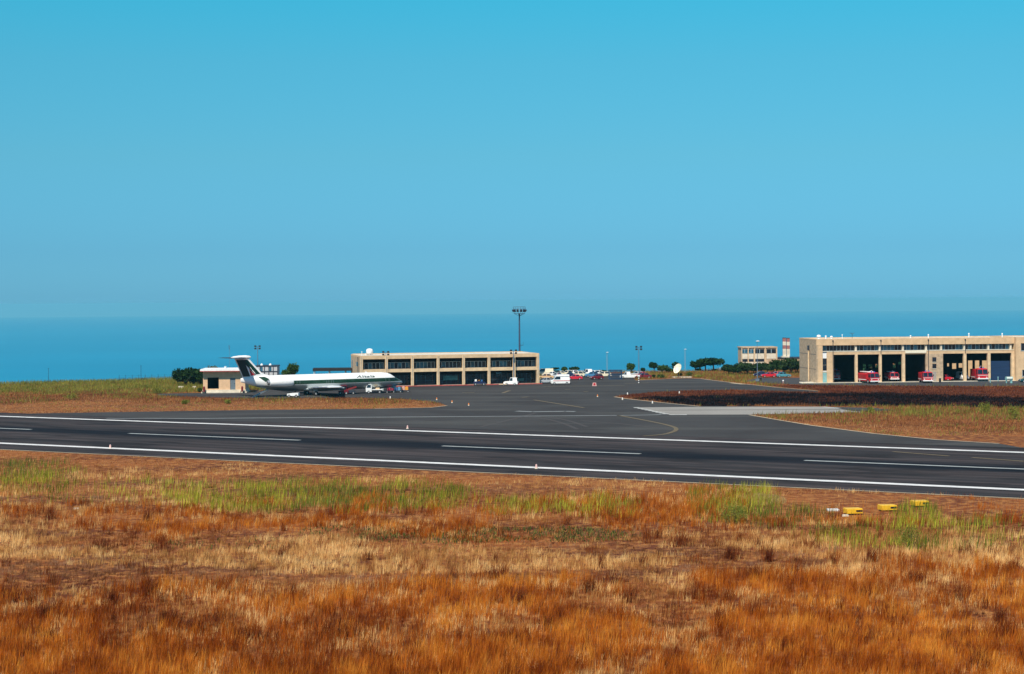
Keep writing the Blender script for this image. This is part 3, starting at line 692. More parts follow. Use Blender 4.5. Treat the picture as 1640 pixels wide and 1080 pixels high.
def hut():
    o = Vector((-70.3, 390, 0)); t = thing('service_hut', 'small tan hut with white flat roof and dark window, left of the airliner tail', 'hut', o, R(3)); W = 9.5
    mb = MB(); D = 8; z = 4.95
    mb.box(0, 1.0, 0, .25, .75, z); mb.box(1.0, 3.55, 0, .25, 3.55, z); mb.box(1.0, 3.55, 0, .25, .75, 1.0); mb.box(3.55, 6.1, 0, .25, .75, z); mb.box(6.1, 7.3, 0, .25, 3.4, z); mb.box(7.3, W, 0, .25, .75, z)
    mb.box(0, .25, .25, D, .75, z); mb.box(W - .25, W, .25, D, .75, z); mb.box(.25, W - .25, D - .25, D, .75, z)
    mb.build('wall', mat('warm_tan_render', (0.64, 0.42, 0.25), .85, .08, 1.2), t)
    mb = MB(); mb.prism([(-.35, -.6), (W + .4, -.6), (W + .3, D), (-.3, D)], 0, .3, axis='z'); mb.prism([(-.1, -.3), (W + .15, -.3), (W + .1, D), (-.05, D)], .3, .75, axis='z'); mb.build('plinth', M_pale, t)
    mb = MB(); mb.box(-.5, W + .2, -1.4, D + .4, z, z + .5); mb.build('roof', M_white, t)
    mb = MB(); mb.box(-.52, W + .22, -1.43, -1.402, z, z + .14); mb.build('roof_edge', M_kerbred, t)
    mb = MB(); mb.box(.3, W - .3, 3.0, 3.2, .76, z - .02); mb.box(.26, W - .26, .26, 3.0, .78, .85); mb.build('interior', M_darkin, t)
    mb = MB(); mb.box(6.1, 7.3, .12, .2, .75, 3.4); d = mb.build('door', mat('grey_blue_door', (0.13, 0.17, 0.20), .5, .1, 2), t)
    mb = MB(); mb.box(7.0, 7.1, .06, .119, 2.0, 2.2); mb.build('handle', M_dkmetal, d)
    mb = MB(); mb.cyl((4.7, 3, z + .55), (4.7, 3, z + .95), .2, .2, 8); mb.cyl((4.7, 3, z + .95), (4.7, 3, z + 1.0), .3, .3, 8); mb.build('chimney', M_white, t)
    for x, lb in ((.35, 'dark red fire extinguisher trolley by the left corner of the hut'), (9.0, 'dark red fire extinguisher trolley by the right corner of the hut')):
        g = thing('extinguisher_trolley', lb, 'extinguisher', o + Vector((x, -.75, 0)), 0, 'extinguisher trolleys by the hut')
        m = MB(); m.cyl((0, 0, .35), (0, 0, 1.35), .24, .24, 10); m.sphere((0, 0, 1.35), .24); m.build('cylinder', mat('dull_red', (0.20, 0.02, 0.02), .5), g)
        for s in (-1, 1):
            m = MB(); m.cyl((s * .28, 0, .3), (s * .36, 0, .3), .28, n=10); m.build('wheel', M_black, g)
        m = MB(); m.cyl((0, .15, 1.3), (0, .5, 1.6), .03, n=5); m.build('handle', M_dkmetal, g)
hut()
def annex():
    t = thing('framed_building', 'white panelled building with dark steel frame and two roof domes behind the airliner tail', 'building', AT(408, 440), R(2))
    zt = ZT(426, 586.3, 440); w = 36 * 440 / F
    mb = MB(); mb.box(.12, w - .12, .12, 6, 0, zt - .15); mb.build('wall', mat('dull_white_panel', (.46, .48, .5), .6), t)
    mb = MB(); mb.box(0, w, 0, 6.1, zt - .15, zt + .1); mb.build('roof', M_dkmetal, t)
    for k in range(6):
        m = MB(); x = k * (w - .16) / 5; m.box(x, x + .16, -.04, .1, 0, zt - .16); m.build('column', M_dkmetal, t)
    m = MB(); m.box(.16, w - .16, -.02, .08, zt - 1.5, zt - 1.32); m.build('beam', M_dkmetal, t)
    for k, x in enumerate((1.5, 3.7)):
        m = MB(); x0 = (k * 2 + 1) * (w - .16) / 5; m.box(x0 + .25, x0 + .75, .06, .118, zt - 1.25, zt - .3); m.build('window', M_glassb, t)
        m = MB(); m.sphere((x, 1.5, zt + .1), .36, z=1.3); m.build('roof_dome', M_white, t, True)
annex()

# ------------------------------------------------------------------ fire station
SA = math.atan2(5, 48.8); SO = Vector((73.7, 416, 0))
def sl_(x, y, z=0): return SO + Vector((x * math.cos(SA) - y * math.sin(SA), x * math.sin(SA) + y * math.cos(SA), z))
BAYS = [(4.24, 9.58), (10.2, 15.6), (16.2, 21.35), (22.06, 27.3), (31.6, 36.8), (37.5, 42.9), (43.6, 48.9)]
def station():
    t = thing('fire_station', 'long tan concrete fire station with seven garage bays and a window strip above', 'building', SO, SA)
    D = 15.5; ZR = 10.72; ZD = 6.86; ZL = 7.62; ZW = 9.15; L = 49.6
    mb = MB(); mb.box(0, .4, .06, D, 0, ZR - .3)
    mb.build('side_wall', M_block, t)
    j = MB()
    for z in (3.3, 6.9): j.box(-.012, -.001, .5, D, z, z + .09)
    j.build('wall_joint', M_dkmetal, t)
    mb = MB()
    mb.box(.4, 1.5, .03, .6, 0, ZW); mb.box(2.55, 4.24, .03, .6, 0, ZL - .02); mb.box(1.5, 2.55, .3, .6, 0, ZL - .02)
    mb.box(4.24, L, .03, .6, ZD, ZL - .02)
    for a, b in ((9.58, 10.2), (15.6, 16.2), (21.35, 22.06), (36.8, 37.5), (42.9, 43.6)):
        pass
    mb.build('front_wall', M_tan, t)
    for a, b in ((9.58, 10.2), (15.6, 16.2), (21.35, 22.06), (36.8, 37.5), (42.9, 43.6), (48.9, 49.6)):
        p = MB(); p.box(a, b, -.02, .7, 0, ZD); p.build('pillar', M_tan2, t)
    p = MB(); p.box(27.3, 31.6, .0, .7, 0, ZD); p.build('pier', M_block, t)
    for z0, z1, m in ((4.9, 6.0, M_glass), (3.3, 4.4, M_glass)):
        p = MB(); p.box(28.9, 29.9, -.04, .0, z0, z1); w = p.build('window', m, t)
        p = MB(); p.box(28.85, 29.95, -.1, -.041, z0 - .15, z0 - .03); p.build('sill', M_pale, w)
    p = MB(); p.box(28.95, 29.85, -.06, -.002, 0.1, 2.5); p.build('door', M_grey, t)
    # tall glazed strip at the left end
    for z0, z1, m, nm in ((.15, 2.55, M_cyan, 'door'), (2.75, 2.95, M_white, 'panel'), (3.1, 4.35, M_glass, 'window'), (4.5, 5.9, M_glass, 'window'), (6.0, 7.5, M_white, 'panel')):
        p = MB(); p.box(1.52, 2.53, .2, .297, z0, z1); p.build(nm, m, t)
    # parapet, recessed window strip, ledge
    p = MB(); p.box(-.03, L, .0, .6, ZW, ZR); p.box(-.03, .45, .6, D, ZR - .3, ZR); p.box(.45, L, D - .5, D + .02, ZR - .3, ZR); p.box(L - .4, L, .6, D - .5, ZR - .3, ZR)
    p.build('parapet', M_tan, t)
    p = MB(); p.box(.45, L - .4, .6, D - .5, ZR - .6, ZR - .25); p.build('roof', M_roof, t)
    p = MB(); p.box(1.5, L, -.04, 1.6, ZL - .02, ZL + .12); p.build('ledge', M_pale, t)
    k = 0
    xs = [1.6, 9.9, 15.9, 21.7, 27.5, 31.3, 37.15, 43.25, 48.9]
    for a, b in zip(xs[:-1], xs[1:]):
        p = MB(); p.box(a + .2, b - .2, 1.1, 1.2, ZL + .12, ZW); w = p.build('strip_window', M_glass, t)
        f = MB(); q = max(3, int(round((b - a) / .95)))
        for i in range(q + 1):
            x = a + .2 + (b - a - .4) * i / q; f.box(x - .05, x + .05, 1.02, 1.098, ZL + .12, ZW)
        f.box(a + .14, b - .14, 1.0, 1.05, ZL + .10, ZL + .17)
        f.build('window_frame', M_frame, w)
        for i in range(q):
            if rng.random() < .4:
                c = MB(); x = a + .2 + (b - a - .4) * i / q; c.box(x + .08, x + (b - a - .4) / q - .08, 1.06, 1.096, ZL + .15, ZW - .1); c.build('pane', M_glassb, w)
        p = MB(); p.box(b - .2, b + .2, .35, 1.2, ZL + .12, ZW); p.build('window_post', M_pale, t)
    # halls behind the bays
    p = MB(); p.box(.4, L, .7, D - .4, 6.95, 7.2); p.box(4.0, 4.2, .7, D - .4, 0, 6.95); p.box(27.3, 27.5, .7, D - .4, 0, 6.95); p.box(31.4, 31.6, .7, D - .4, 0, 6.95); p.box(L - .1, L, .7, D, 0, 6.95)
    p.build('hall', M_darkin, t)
    # back wall with its window openings
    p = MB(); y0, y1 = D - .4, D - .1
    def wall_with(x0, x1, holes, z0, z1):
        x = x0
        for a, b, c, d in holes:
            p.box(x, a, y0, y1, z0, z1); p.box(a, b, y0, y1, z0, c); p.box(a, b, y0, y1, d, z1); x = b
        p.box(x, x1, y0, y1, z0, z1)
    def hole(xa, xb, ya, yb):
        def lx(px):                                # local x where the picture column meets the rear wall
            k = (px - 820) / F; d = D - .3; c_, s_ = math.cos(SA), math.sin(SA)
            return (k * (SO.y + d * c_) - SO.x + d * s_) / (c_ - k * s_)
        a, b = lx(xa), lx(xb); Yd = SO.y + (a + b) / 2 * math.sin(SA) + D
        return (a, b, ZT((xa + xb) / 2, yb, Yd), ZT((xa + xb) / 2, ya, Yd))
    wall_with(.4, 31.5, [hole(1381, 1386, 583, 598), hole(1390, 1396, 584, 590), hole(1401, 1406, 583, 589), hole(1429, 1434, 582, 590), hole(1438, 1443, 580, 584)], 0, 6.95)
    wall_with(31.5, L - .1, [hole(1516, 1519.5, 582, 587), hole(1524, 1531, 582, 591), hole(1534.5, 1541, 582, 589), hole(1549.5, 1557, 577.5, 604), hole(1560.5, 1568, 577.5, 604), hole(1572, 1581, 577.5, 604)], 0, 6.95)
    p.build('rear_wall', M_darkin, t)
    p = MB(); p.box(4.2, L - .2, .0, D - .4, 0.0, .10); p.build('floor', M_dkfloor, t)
    p = MB(); p.prism([(-4, -.9), (L + 3, -.9), (L + 3, -.02), (0, -.02), (0, 5), (-3.0, 5), (-4, 1)], .04, .16, axis='z'); p.build('step', M_pale, t)
    p = MB(); p.box(43.62, 48.88, 1.0, 1.1, .1, 4.9); p.build('roller_door', M_bluedoor, t)
    p = MB(); p.box(22.1, 27.4, -.10, -.045, 7.1, 7.6); p.build('lintel', M_cream, t)
    for x, z0, z1 in ((4.05, .2, 10.1), (16.0, 6.9, 10.1), (27.9, .2, 10.1), (37.2, 6.9, 10.1)):
        p = MB(); p.cyl((x, -.12, z0), (x, -.12, z1), .07, n=6); p.box(x - .14, x + .14, -.2, -.021, z1, z1 + .3); p.build('downpipe', M_dkmetal, t)
    p = MB(); p.cyl((-.2, 6.5, .2), (-.2, 6.5, 7.9), .16, n=8); d = p.build('drainpipe', M_tan2, t)
    p = MB(); p.box(-.4, -.03, 6.2, 6.8, 7.9, 9.0); p.build('rain_hopper', M_dkmetal, d)
    # right hand block standing forward
    t2 = thing('office_block', 'tan office wing standing forward of the fire station at the right picture edge', 'building', sl_(49.62, -1.2), SA)
    W = 26
    p = MB(); z = ZR + .05
    p.box(0, .4, 0, 16, 0, z); p.box(.4, W, 0, .4, 2.75, 7.45); p.box(.4, W, 0, .4, 9.25, z); p.box(.4, 1.5, 0, .4, 0, 2.75); p.box(1.5, W, 0, .4, 0, 1.2); p.box(.4, 1.2, 0, .4, 7.45, 9.25); p.box(W - .4, W, .4, 16, 0, z); p.box(.4, W - .4, 15.6, 16, 0, z)
    p.build('wall', M_tan, t2)
    p = MB(); p.box(.4, W - .4, .4, 15.6, z - .5, z - .2); p.build('roof', M_roof, t2)
    for z0, z1, x0 in ((7.45, 9.25, 1.2), (1.2, 2.75, 1.5)):
        p = MB(); p.box(x0, W - .4, .25, .35, z0, z1); w = p.build('window', M_glass, t2)
        f = MB()
        for i in range(18): f.box(x0 + i * 1.25, x0 + i * 1.25 + .14, .12, .248, z0, z1)
        f.box(x0 - .1, W - .4, -.06, .11, z0 - .14, z0 - .003); f.build('window_frame', M_frame, w)
station()
# tan building seen through the rear windows
def rearblock():
    t = thing('rear_building', 'sunlit tan building glimpsed through the rear windows of the fire station garage', 'building', sl_(34, 26), SA)
    p = MB(); p.box(0, 24, 0, 8, 0, 7.0); p.build('wall', mat('rear_block_tan', (0.60, 0.42, 0.24), .85, .1, 1), t); p = MB(); p.box(-.3, 24.3, -.3, 8.3, 7.0, 7.3); p.build('roof', M_roof, t)
rearblock()
roof_items = [(1.5, 3.2, .55, 1.1, 'dome', 'white rooftop dome nearest the left corner of the fire station'), (3.2, 3, .25, 1.0, 'pipe', 'white vent pipe just right of the rooftop dome on the fire station'), (4.6, 3, .35, .9, 'dome', 'small white rooftop cowl right of the vent pipe on the fire station'),
              (7.3, 3, .12, 1.3, 'pipe', 'thin white rooftop pipe above the first garage bay'), (24.5, 3, .2, .9, 'pipe', 'white rooftop pipe above the fourth garage bay'), (29.0, 3, .2, 1.1, 'pipe', 'white rooftop pipe above the pier between the bays'), (39.3, 3, .2, 1.3, 'pipe', 'white rooftop pipe above the sixth garage bay'), (47.8, 3, .2, 1.2, 'pipe', 'white rooftop pipe near the right end of the station roof')]
for x, y, r, h, kd, lb in roof_items:
    t = thing('roof_vent', lb, 'vent', sl_(x, y, 10.47), 0, 'vents on the fire station roof')
    m = MB(); m.cyl((0, 0, 0), (0, 0, h * .75), r * .6, r * .6, 8); m.build('stem', M_white, t)
    m = MB()
    if kd == 'dome': m.sphere((0, 0, h * .75), r, z=.7)
    else: m.cyl((0, 0, h * .75), (0, 0, h), r, r * .7, 8)
    m.build('cowl', M_white, t)
t = thing('rooftop_aerial', 'thin forked aerial on the fire station roof above the second bay', 'aerial', sl_(10.1, 4, 10.47))
m = MB(); m.cyl((0, 0, 0), (0, 0, 1.35), .05, n=6); m.build('mast', M_dkmetal, t)
m = MB(); m.cyl((0, 0, 1.3), (-.6, 0, 1.6), .045, n=5); m.cyl((0, 0, 1.3), (.55, 0, 1.6), .045, n=5); m.cyl((0, 0, 1.3), (0, .4, 1.6), .04, n=5); m.build('arms', M_dkmetal, t)

DKG = [(0.008, 0.022, 0.008), (0.018, 0.045, 0.014), (0.045, 0.085, 0.022)]
# ------------------------------------------------------------------ far building, chimneys
def far_block():
    Yb = 545; t = thing('concrete_block_building', 'distant grey concrete building with ribbon windows and white panels above the trees', 'building', AT(1187, Yb), R(2)); s = Yb / F
    zt = ZT(1215, 555.8, Yb); W1 = 38.5 * s; W2 = 57.5 * s
    m = MB(); m.box(.2, W2 - .1, .25, 8, 0, zt - .35); m.build('wall', M_block, t)
    m = MB(); m.box(-.05, W2 + .1, 0, 8.1, zt - .35, zt); m.build('roof', M_block, t)
    zz = lambda y: ZT(1215, y, Yb)
    for x0, x1 in ((.3, 10.3), (10.8, 20.0), (21.5, 37), (40, 56)):
        m = MB(); m.box(x0 * s + .1, x1 * s - .1, .15, .245, zz(566), zz(559.5)); w = m.build('window', M_glassb if x0 < 12 else M_glass, t)
        m = MB(); m.box((x0 + x1) / 2 * s - .08, (x0 + x1) / 2 * s + .08, .08, .149, zz(566), zz(559.5)); m.build('window_frame', M_frame, w)
        m = MB(); m.box(x0 * s + .1, x1 * s - .1, .12, .247, zz(575), zz(566.6)); m.build('white_panel', M_pale, t)
        if x0 < 38:
            m = MB(); m.box(x0 * s + .1, x1 * s - .1, .15, .245, zz(579.5), zz(575.8)); m.build('window', M_glass, t)
            m = MB(); m.box(x0 * s + .1, x1 * s - .1, .12, .247, zz(586), zz(579.9)); m.build('white_panel', M_pale, t)
    for x in (0, 10.5, 20.8, 37.7, 56.5):
        m = MB(); m.box(x * s - .0, x * s + .22, .02, .11, 0, zt - .36); m.build('rib', M_tan2, t)
    # low block to the right
    t2 = thing('low_flat_building', 'low grey flat roofed building beneath the two striped chimneys', 'building', AT(1241, 556), R(2)); s2 = 556 / F
    m = MB(); m.box(0, 45 * s2, 0, 8, 0, ZT(1260, 574.5, 556)); m.build('wall', M_block, t2)
    m = MB(); m.box(-.2, 45 * s2 + .2, -.2, 8.2, ZT(1260, 574.5, 556), ZT(1260, 572.8, 556)); m.build('roof', M_dkmetal, t2)
    m = MB(); m.box(12 * s2, 24 * s2, 1, 3.4, ZT(1260, 572.8, 556), ZT(1260, 570.8, 556)); m.build('plinth', M_pale, t2)
    zt2 = ZT(1260, 572.8, 556)
    for i, (xp, lb, ph) in enumerate(((1255.5, 'left one of the two red and white banded chimneys', 1), (1261.6, 'right one of the two red and white banded chimneys', 0))):
        g = AT(xp, 558); g.z = ZT(1260, 570.8, 556); h = ZT(xp, 541.5 + (i == 1) * .5, 558) - g.z
        c = thing('chimney_stack', lb, 'chimney', g, 0, 'red and white banded chimneys')
        nb = 5; hb = h / nb
        for k in range(nb):
            m = MB(); m.box(-.5, .5, -.5, .5, k * hb, (k + 1) * hb); red = (k % 2 == 0) == (ph == 0)
            red = k in (2, 4) if ph else k in (2, 4)
            m.build('band', mat('weathered_red_band', (0.30, 0.12, 0.11), .8, .15, 2) if red else M_pale, c)
        m = MB(); m.box(-.56, .56, -.56, .56, h, h + .12); m.build('cap', M_dkmetal, c)
far_block()

# ------------------------------------------------------------------ masts, lamps, poles
def quad_light(loc, h, label):
    t = thing('floodlight_pole', label, 'floodlight', loc, 0, 'four lamp floodlight poles')
    m = MB(); m.cyl((0, 0, 0), (0, 0, h), .13, .08, 8); m.build('pole', M_pole, t)
    m = MB(); m.box(-.75, .75, -.04, .04, h - .12, h - .04); m.box(-.75, .75, -.04, .04, h - .75, h - .67); m.build('crossarm', M_pole, t)
    for x in (-.6, .6):
        for z in (h + .03, h - .6):
            m = MB(); m.box(x - .26, x + .26, -.32, -.06, z - .2, z + .24); m.box(x - .16, x + .16, -.06, .10, z - .12, z + .14); m.build('lamp', M_black, t)
    return t
q0 = quad_light(G(618.3, 619.3), 8.3, 'four lamp floodlight pole before the left end of the terminal')
for p, lb in ((G(822.8, 616.2), 'four lamp floodlight pole before the right end of the terminal'), (AT(412, 478), 'four lamp floodlight pole behind the airliner tail'), (AT(1022.4, 445), 'four lamp floodlight pole standing alone right of the car park')):
    copy_thing(q0, p, 0, lb)
def high_mast():
    Yb = 455; h = ZT(831, 494.5, Yb); t = thing('floodlight_mast', 'tall dark floodlight mast with round lamp crown rising behind the terminal', 'mast', AT(831.6, Yb))
    m = MB(); m.cyl((0, 0, 0), (0, 0, h - 1.2), .30, .17, 10); m.build('pole', M_mast, t)
    m = MB(); r = 1.75
    for z, rr in ((h - 1.35, r * .8), (h - .1, r * 1.0), (h + .45, r * .9)):
        for k in range(14):
            a, b = 2 * math.pi * k / 14, 2 * math.pi * (k + 1) / 14
            m.cyl((rr * math.cos(a), rr * math.sin(a), z), (rr * math.cos(b), rr * math.sin(b), z), .045, n=5)
    for k in range(14):
        a = 2 * math.pi * k / 14; m.cyl((r * .8 * math.cos(a), r * .8 * math.sin(a), h - 1.35), (r * .95 * math.cos(a), r * .95 * math.sin(a), h + .45), .03, n=4)
        if k % 2 == 0: m.cyl((0, 0, h - 2.0), (r * .8 * math.cos(a), r * .8 * math.sin(a), h - 1.35), .04, n=4)
    m.build('crown_frame', M_mast, t)
    m = MB(); m.cyl((0, 0, h - 1.4), (0, 0, h - 1.3), r * .8, n=14); m.build('platform', M_mast, t)
    for k in range(12):
        a = 2 * math.pi * (k + .5) / 12; m = MB(); x, y = 1.72 * math.cos(a), 1.72 * math.sin(a)
        Mx = Matrix.Translation((x, y, h - .55)) @ Matrix.Rotation(a, 4, 'Z') @ Matrix.Rotation(R(25), 4, 'Y')
        m.box(-.12, .18, -.26, .26, -.3, .32, 0, Mx); m.build('lamp', M_dkmetal, t)
    m = MB(); z = ZT(835, 553, Yb); m.box(.1, 1.0, -.3, .3, z - .08, z + .02); m.cyl((.95, -.25, z), (.95, -.25, z + .9), .03, n=4); m.build('service_step', M_dkmetal, t)
high_mast()
def street_lamp(loc, h, label, head=.55, pole=None, big=False):
    t = thing('street_lamp', label, 'street lamp', loc, 0, 'white headed street lamps')
    m = MB(); m.cyl((0, 0, 0), (0, 0, h), .11 if big else .07, .05, 8)
    if big: m.box(-.45, .45, -.3, .3, 0, .55)
    m.build('pole', M_pole if big else M_grey, t)
    m = MB(); m.sphere((head * .3, 0, h + .06), head, z=.28); m.build('lamp_head', M_white, t, True)
    return t
street_lamp(AT(971.5, 480), ZT(971, 565, 480), 'thin street lamp behind the parked cars', .35)
street_lamp(AT(1096.5, 480), ZT(1095, 560, 480), 'thin street lamp just right of the satellite dish', .35)
street_lamp(G(1213, 610.5), 9.9, 'tall blue grey street lamp before the distant concrete building', .5, big=True)
street_lamp(AT(1152, 490), ZT(1152, 590, 490), 'short street lamp right of the umbrella pines', .25)
def thin_pole(loc, h, label, r=.06):
    t = thing('wooden_pole', label, 'pole', loc, 0, 'thin poles on the cliff edge'); m = MB(); m.cyl((0, 0, 0), (0, 0, h), r, r * .8, 6); m.build('shaft', M_dkmetal, t)
    m = MB(); m.box(-.18, .18, -.03, .03, h - .1, h - .04); m.build('insulator', M_dkmetal, t)
thin_pole(AT(76.8, 440), ZT(76.8, 590, 440), 'thin dark pole at the far left of the cliff edge')
thin_pole(AT(225, 455), ZT(225, 585.8, 455), 'thin dark pole on the cliff edge left of the trees')
t = thing('radio_antenna', 'tall thin whip antenna with small head behind the hut', 'antenna', AT(367, 402)); z = ZT(367, 553, 402)
m = MB(); m.cyl((0, 0, 0), (0, 0, z), .05, .03, 6); m.build('mast', M_pole, t); m = MB(); m.cyl((-.06, 0, z - 1), (-.14, 0, z), .05, n=6); m.cyl((.04, 0, z - .9), (-.12, 0, z - .9), .03, n=4); m.build('antenna_head', M_mast, t)
def fence():
    t = thing('wire_fence', 'low dark wire fence along the cliff edge left of the hut trees', 'fence', AT(190, 456), 0)
    a = AT(190, 456); b = AT(335, 464); m = MB(); nrow = 15
    for k in range(nrow):
        p = (b - a) * (k / (nrow - 1)); q = MB(); q.cyl((p.x, p.y, -.5), (p.x, p.y, 1.5), .045, n=5); q.build('post', M_dkmetal, t)
    for z in (.5, .9, 1.3): m.cyl((0, 0, z), ((b - a).x, (b - a).y, z), .02, n=4)
    m.build('wires', M_dkmetal, t)
fence()

# ------------------------------------------------------------------ satellite dish
def dish():
    g = G(1086, 603.5); t = thing('satellite_dish', 'large cream satellite dish tilted to the sky behind the apron', 'dish', g)
    c = Vector((.1, 0, 2.05)); ax = Vector((-.74, -.53, .42)).normalized()
    rot = ax.to_track_quat('Z', 'Y').to_matrix().to_4x4(); M = Matrix.Translation(c) @ rot
    n = 28; secs = []
    for k in range(9):
        r = 1.38 * k / 8 + .01; secs.append([tuple(M @ Vector((r * math.cos(2 * math.pi * i / n), r * math.sin(2 * math.pi * i / n), .22 * (r * r)))) for i in range(n)])
    back = [[tuple(M @ Vector((r * math.cos(2 * math.pi * i / n), r * math.sin(2 * math.pi * i / n), .22 * r * r - .08))) for i in range(n)] for r in (1.4, .7, .02)]
    m = MB(); m.loft(secs + back, caps=False); m.build('reflector', mat('sunlit_cream', (0.86, 0.80, 0.60), .6, .04, 2), t, True)
    m = MB(); f = M @ Vector((0, 0, 1.3)); m.cyl(f, M @ Vector((0, 0, 1.6)), .14, n=8); m.build('feed_horn', M_white, t)
    m = MB()
    for i in range(3):
        a = i * 2.094 + .5; m.cyl(M @ Vector((1.3 * math.cos(a), 1.3 * math.sin(a), .38)), f, .03, n=5)
    m.build('feed_strut', M_grey, t)
    m = MB(); m.cyl((0.1, .3, 0), (.1, .25, 1.6), .18, .14, 8); m.cyl((.1, .25, 1.55), c - ax * .05, .12, n=6); m.box(-.5, .7, -.4, .9, 0, .2); m.build('pedestal', M_dkmetal, t)
dish()
for px, w, lb in ((1081.5, 1.7, 'pale concrete slab lying left of the dish pedestal'), (1098, 3.2, 'long pale concrete slab lying right of the dish pedestal')):
    m = MB(); m.cbox(-w / 2, w / 2, -.5, .5, 0, .25, .03); o = m.build('concrete_slab', M_pale); o.location = G(px, 605); tag(o, lb, 'slab', 'slabs by the dish')

# ------------------------------------------------------------------ trees
tree(296, 425, 5.6, 587.8, 'bushy dark tree furthest left beside the hut', n=2600, trunk_h=.6)
tree(309, 428, 5.0, 590, 'bushy dark tree second from left beside the hut', n=2200, trunk_h=.5)
tree(320, 426, 4.6, 589.5, 'bushy dark tree touching the left side of the hut', n=2000, trunk_h=.5)
tree(338, 415, 3.0, 585.8, 'dull brown green tree top peeping over the hut roof', pal=[(0.05, 0.05, 0.02), (0.09, 0.09, 0.03), (0.13, 0.14, 0.05)], n=900)
tree(469, 440, 2.6, 582.5, 'round green tree rising above the rear fuselage', pal=MDG, n=1500)
tree(459, 440, 2.6, 590, 'low green bush left of the round tree above the rear fuselage', pal=MDG, n=900, trunk_h=.4)
for px, w, yt, lb, pal, fl, th in ((881, 1.8, 593, 'low dark tree furthest left behind the parked cars', DKG, False, 1), (888, 2.2, 589.5, 'dark spreading tree behind the ambulance', DKG, True, 1.5), (904, 1.9, 588, 'grey green conical tree behind a cream car', MDG, False, .6), (920.5, 2.9, 588.3, 'dark round tree behind the red car', DKG, False, .6),
                               (941, 2.2, 592.5, 'low dark tree behind the white and blue cars', DKG, False, .5), (962, 2.4, 594, 'low dark hedge like tree left of the blue cage', DKG, False, .4), (1010.5, 2.4, 582, 'grey green tree left of the lone floodlight pole', MDG, False, .6), (1029, 1.2, 589.5, 'small dark bush right of the lone floodlight pole', DKG, False, .3),
                               (1046.5, 2.5, 580, 'dark round tree on a short trunk between pole and dish', DKG, False, 1.2), (1060, 3.6, 585.5, 'broad low green tree between round tree and dish', MDG, False, .4), (1072, 2.2, 591, 'low green tree just left of the dish', MDG, False, .3), (1082, 2.4, 579.8, 'dark tree standing behind the dish', DKG, False, .8)):
    tree(px, 484, w, yt, lb, pal, fl, th, n=900)
for px, w, yt, th, lb in ((1113, 2.6, 580, 1.1, 'small dark umbrella pine furthest left in the clump'), (1120.5, 3.0, 578, 1.2, 'dark umbrella pine second from left in the clump'), (1129, 4.0, 575.5, 1.9, 'tall dark umbrella pine in the middle of the clump'), (1142, 5.2, 573.8, 1.9, 'widest dark umbrella pine at the right of the clump'), (1116.5, 1.6, 591, .3, 'low bush below the left umbrella pines'), (1143, 1.6, 592.5, .2, 'low bush below the widest umbrella pine')):
    tree(px, 492, w, yt, lb, DKG, th > 1, th, 'umbrella pines', n=2400)
for i, (px, Y, w, yt, lb) in enumerate(((1166, 470, 3.6, 584.5, 'dark tree furthest left in the grove before the concrete building'), (1174, 466, 3.8, 589, 'grey green tree second in the grove before the concrete building'), (1186, 476, 3.8, 582, 'dark tree below the left corner of the concrete building'), (1196, 470, 4.8, 580, 'broad dark tree below the ribbon windows'), (1207, 474, 4.0, 586, 'dark tree just left of the tall street lamp'),
                                     (1219, 478, 4.0, 581, 'dark tree just right of the tall street lamp'), (1229, 476, 4.4, 585, 'broad dark tree behind the red car'), (1243, 482, 5.0, 576, 'tallest dark tree right of the concrete building'), (1254, 478, 4.6, 582, 'dark tree below the striped chimneys'), (1266, 474, 5.2, 574, 'big rounded dark tree beside the fire station wall'), (1277, 480, 4.4, 577, 'dark tree touching the corner of the fire station'))):
    tree(px, Y, w, yt, lb, DKG if i % 3 else [(0.012, 0.03, 0.012), (0.03, 0.06, 0.02), (0.07, 0.11, 0.035)], False, .7, 'grove before the concrete building', n=2200)
for lx_, lb in ((20, 'dark tree glimpsed through the rear windows of the second garage bay'), (24.5, 'second dark tree glimpsed through the rear windows of the garage'), (29, 'dark tree glimpsed through the rear windows of the third garage bay')):
    g = sl_(lx_, 25); t = thing('tree', lb, 'tree', g, 0, 'trees behind the fire station')
    m = MB(); m.cyl((0, 0, -.1), (0, 0, 2.5), .2, .12, 7); m.build('trunk', M_wood, t)
    leafmesh('crown', [(rng.normal(0, .6), rng.normal(0, .6), 2 + k * .5, 1.9, 1.7, 1.5) for k in range(6)], 1600, .2, [(0.01, 0.05, 0.03), (0.03, 0.10, 0.06), (0.07, 0.17, 0.10)], t)
def shrub(px, py, w, h, label, pal=MDG, n=500, grp='shrubs', size=.07):
    t = thing('shrub', label, 'shrub', G(px, py), rng.random() * 6, grp)
    lob = [(rng.normal(0, w * .16), rng.normal(0, w * .16), h * (.4 + .15 * rng.random()), w * .34, w * .34, h * .48) for _ in range(4)]
    leafmesh('foliage', lob, n, size, pal, t); m = MB()
    for k in range(4): m.cyl((0, 0, -.05), (rng.normal(0, w * .15), rng.normal(0, w * .15), h * .6), .02, .01, 5)
    m.build('stem', M_wood, t)
YG = [(0.07, 0.09, 0.015), (0.18, 0.20, 0.03), (0.34, 0.33, 0.06)]
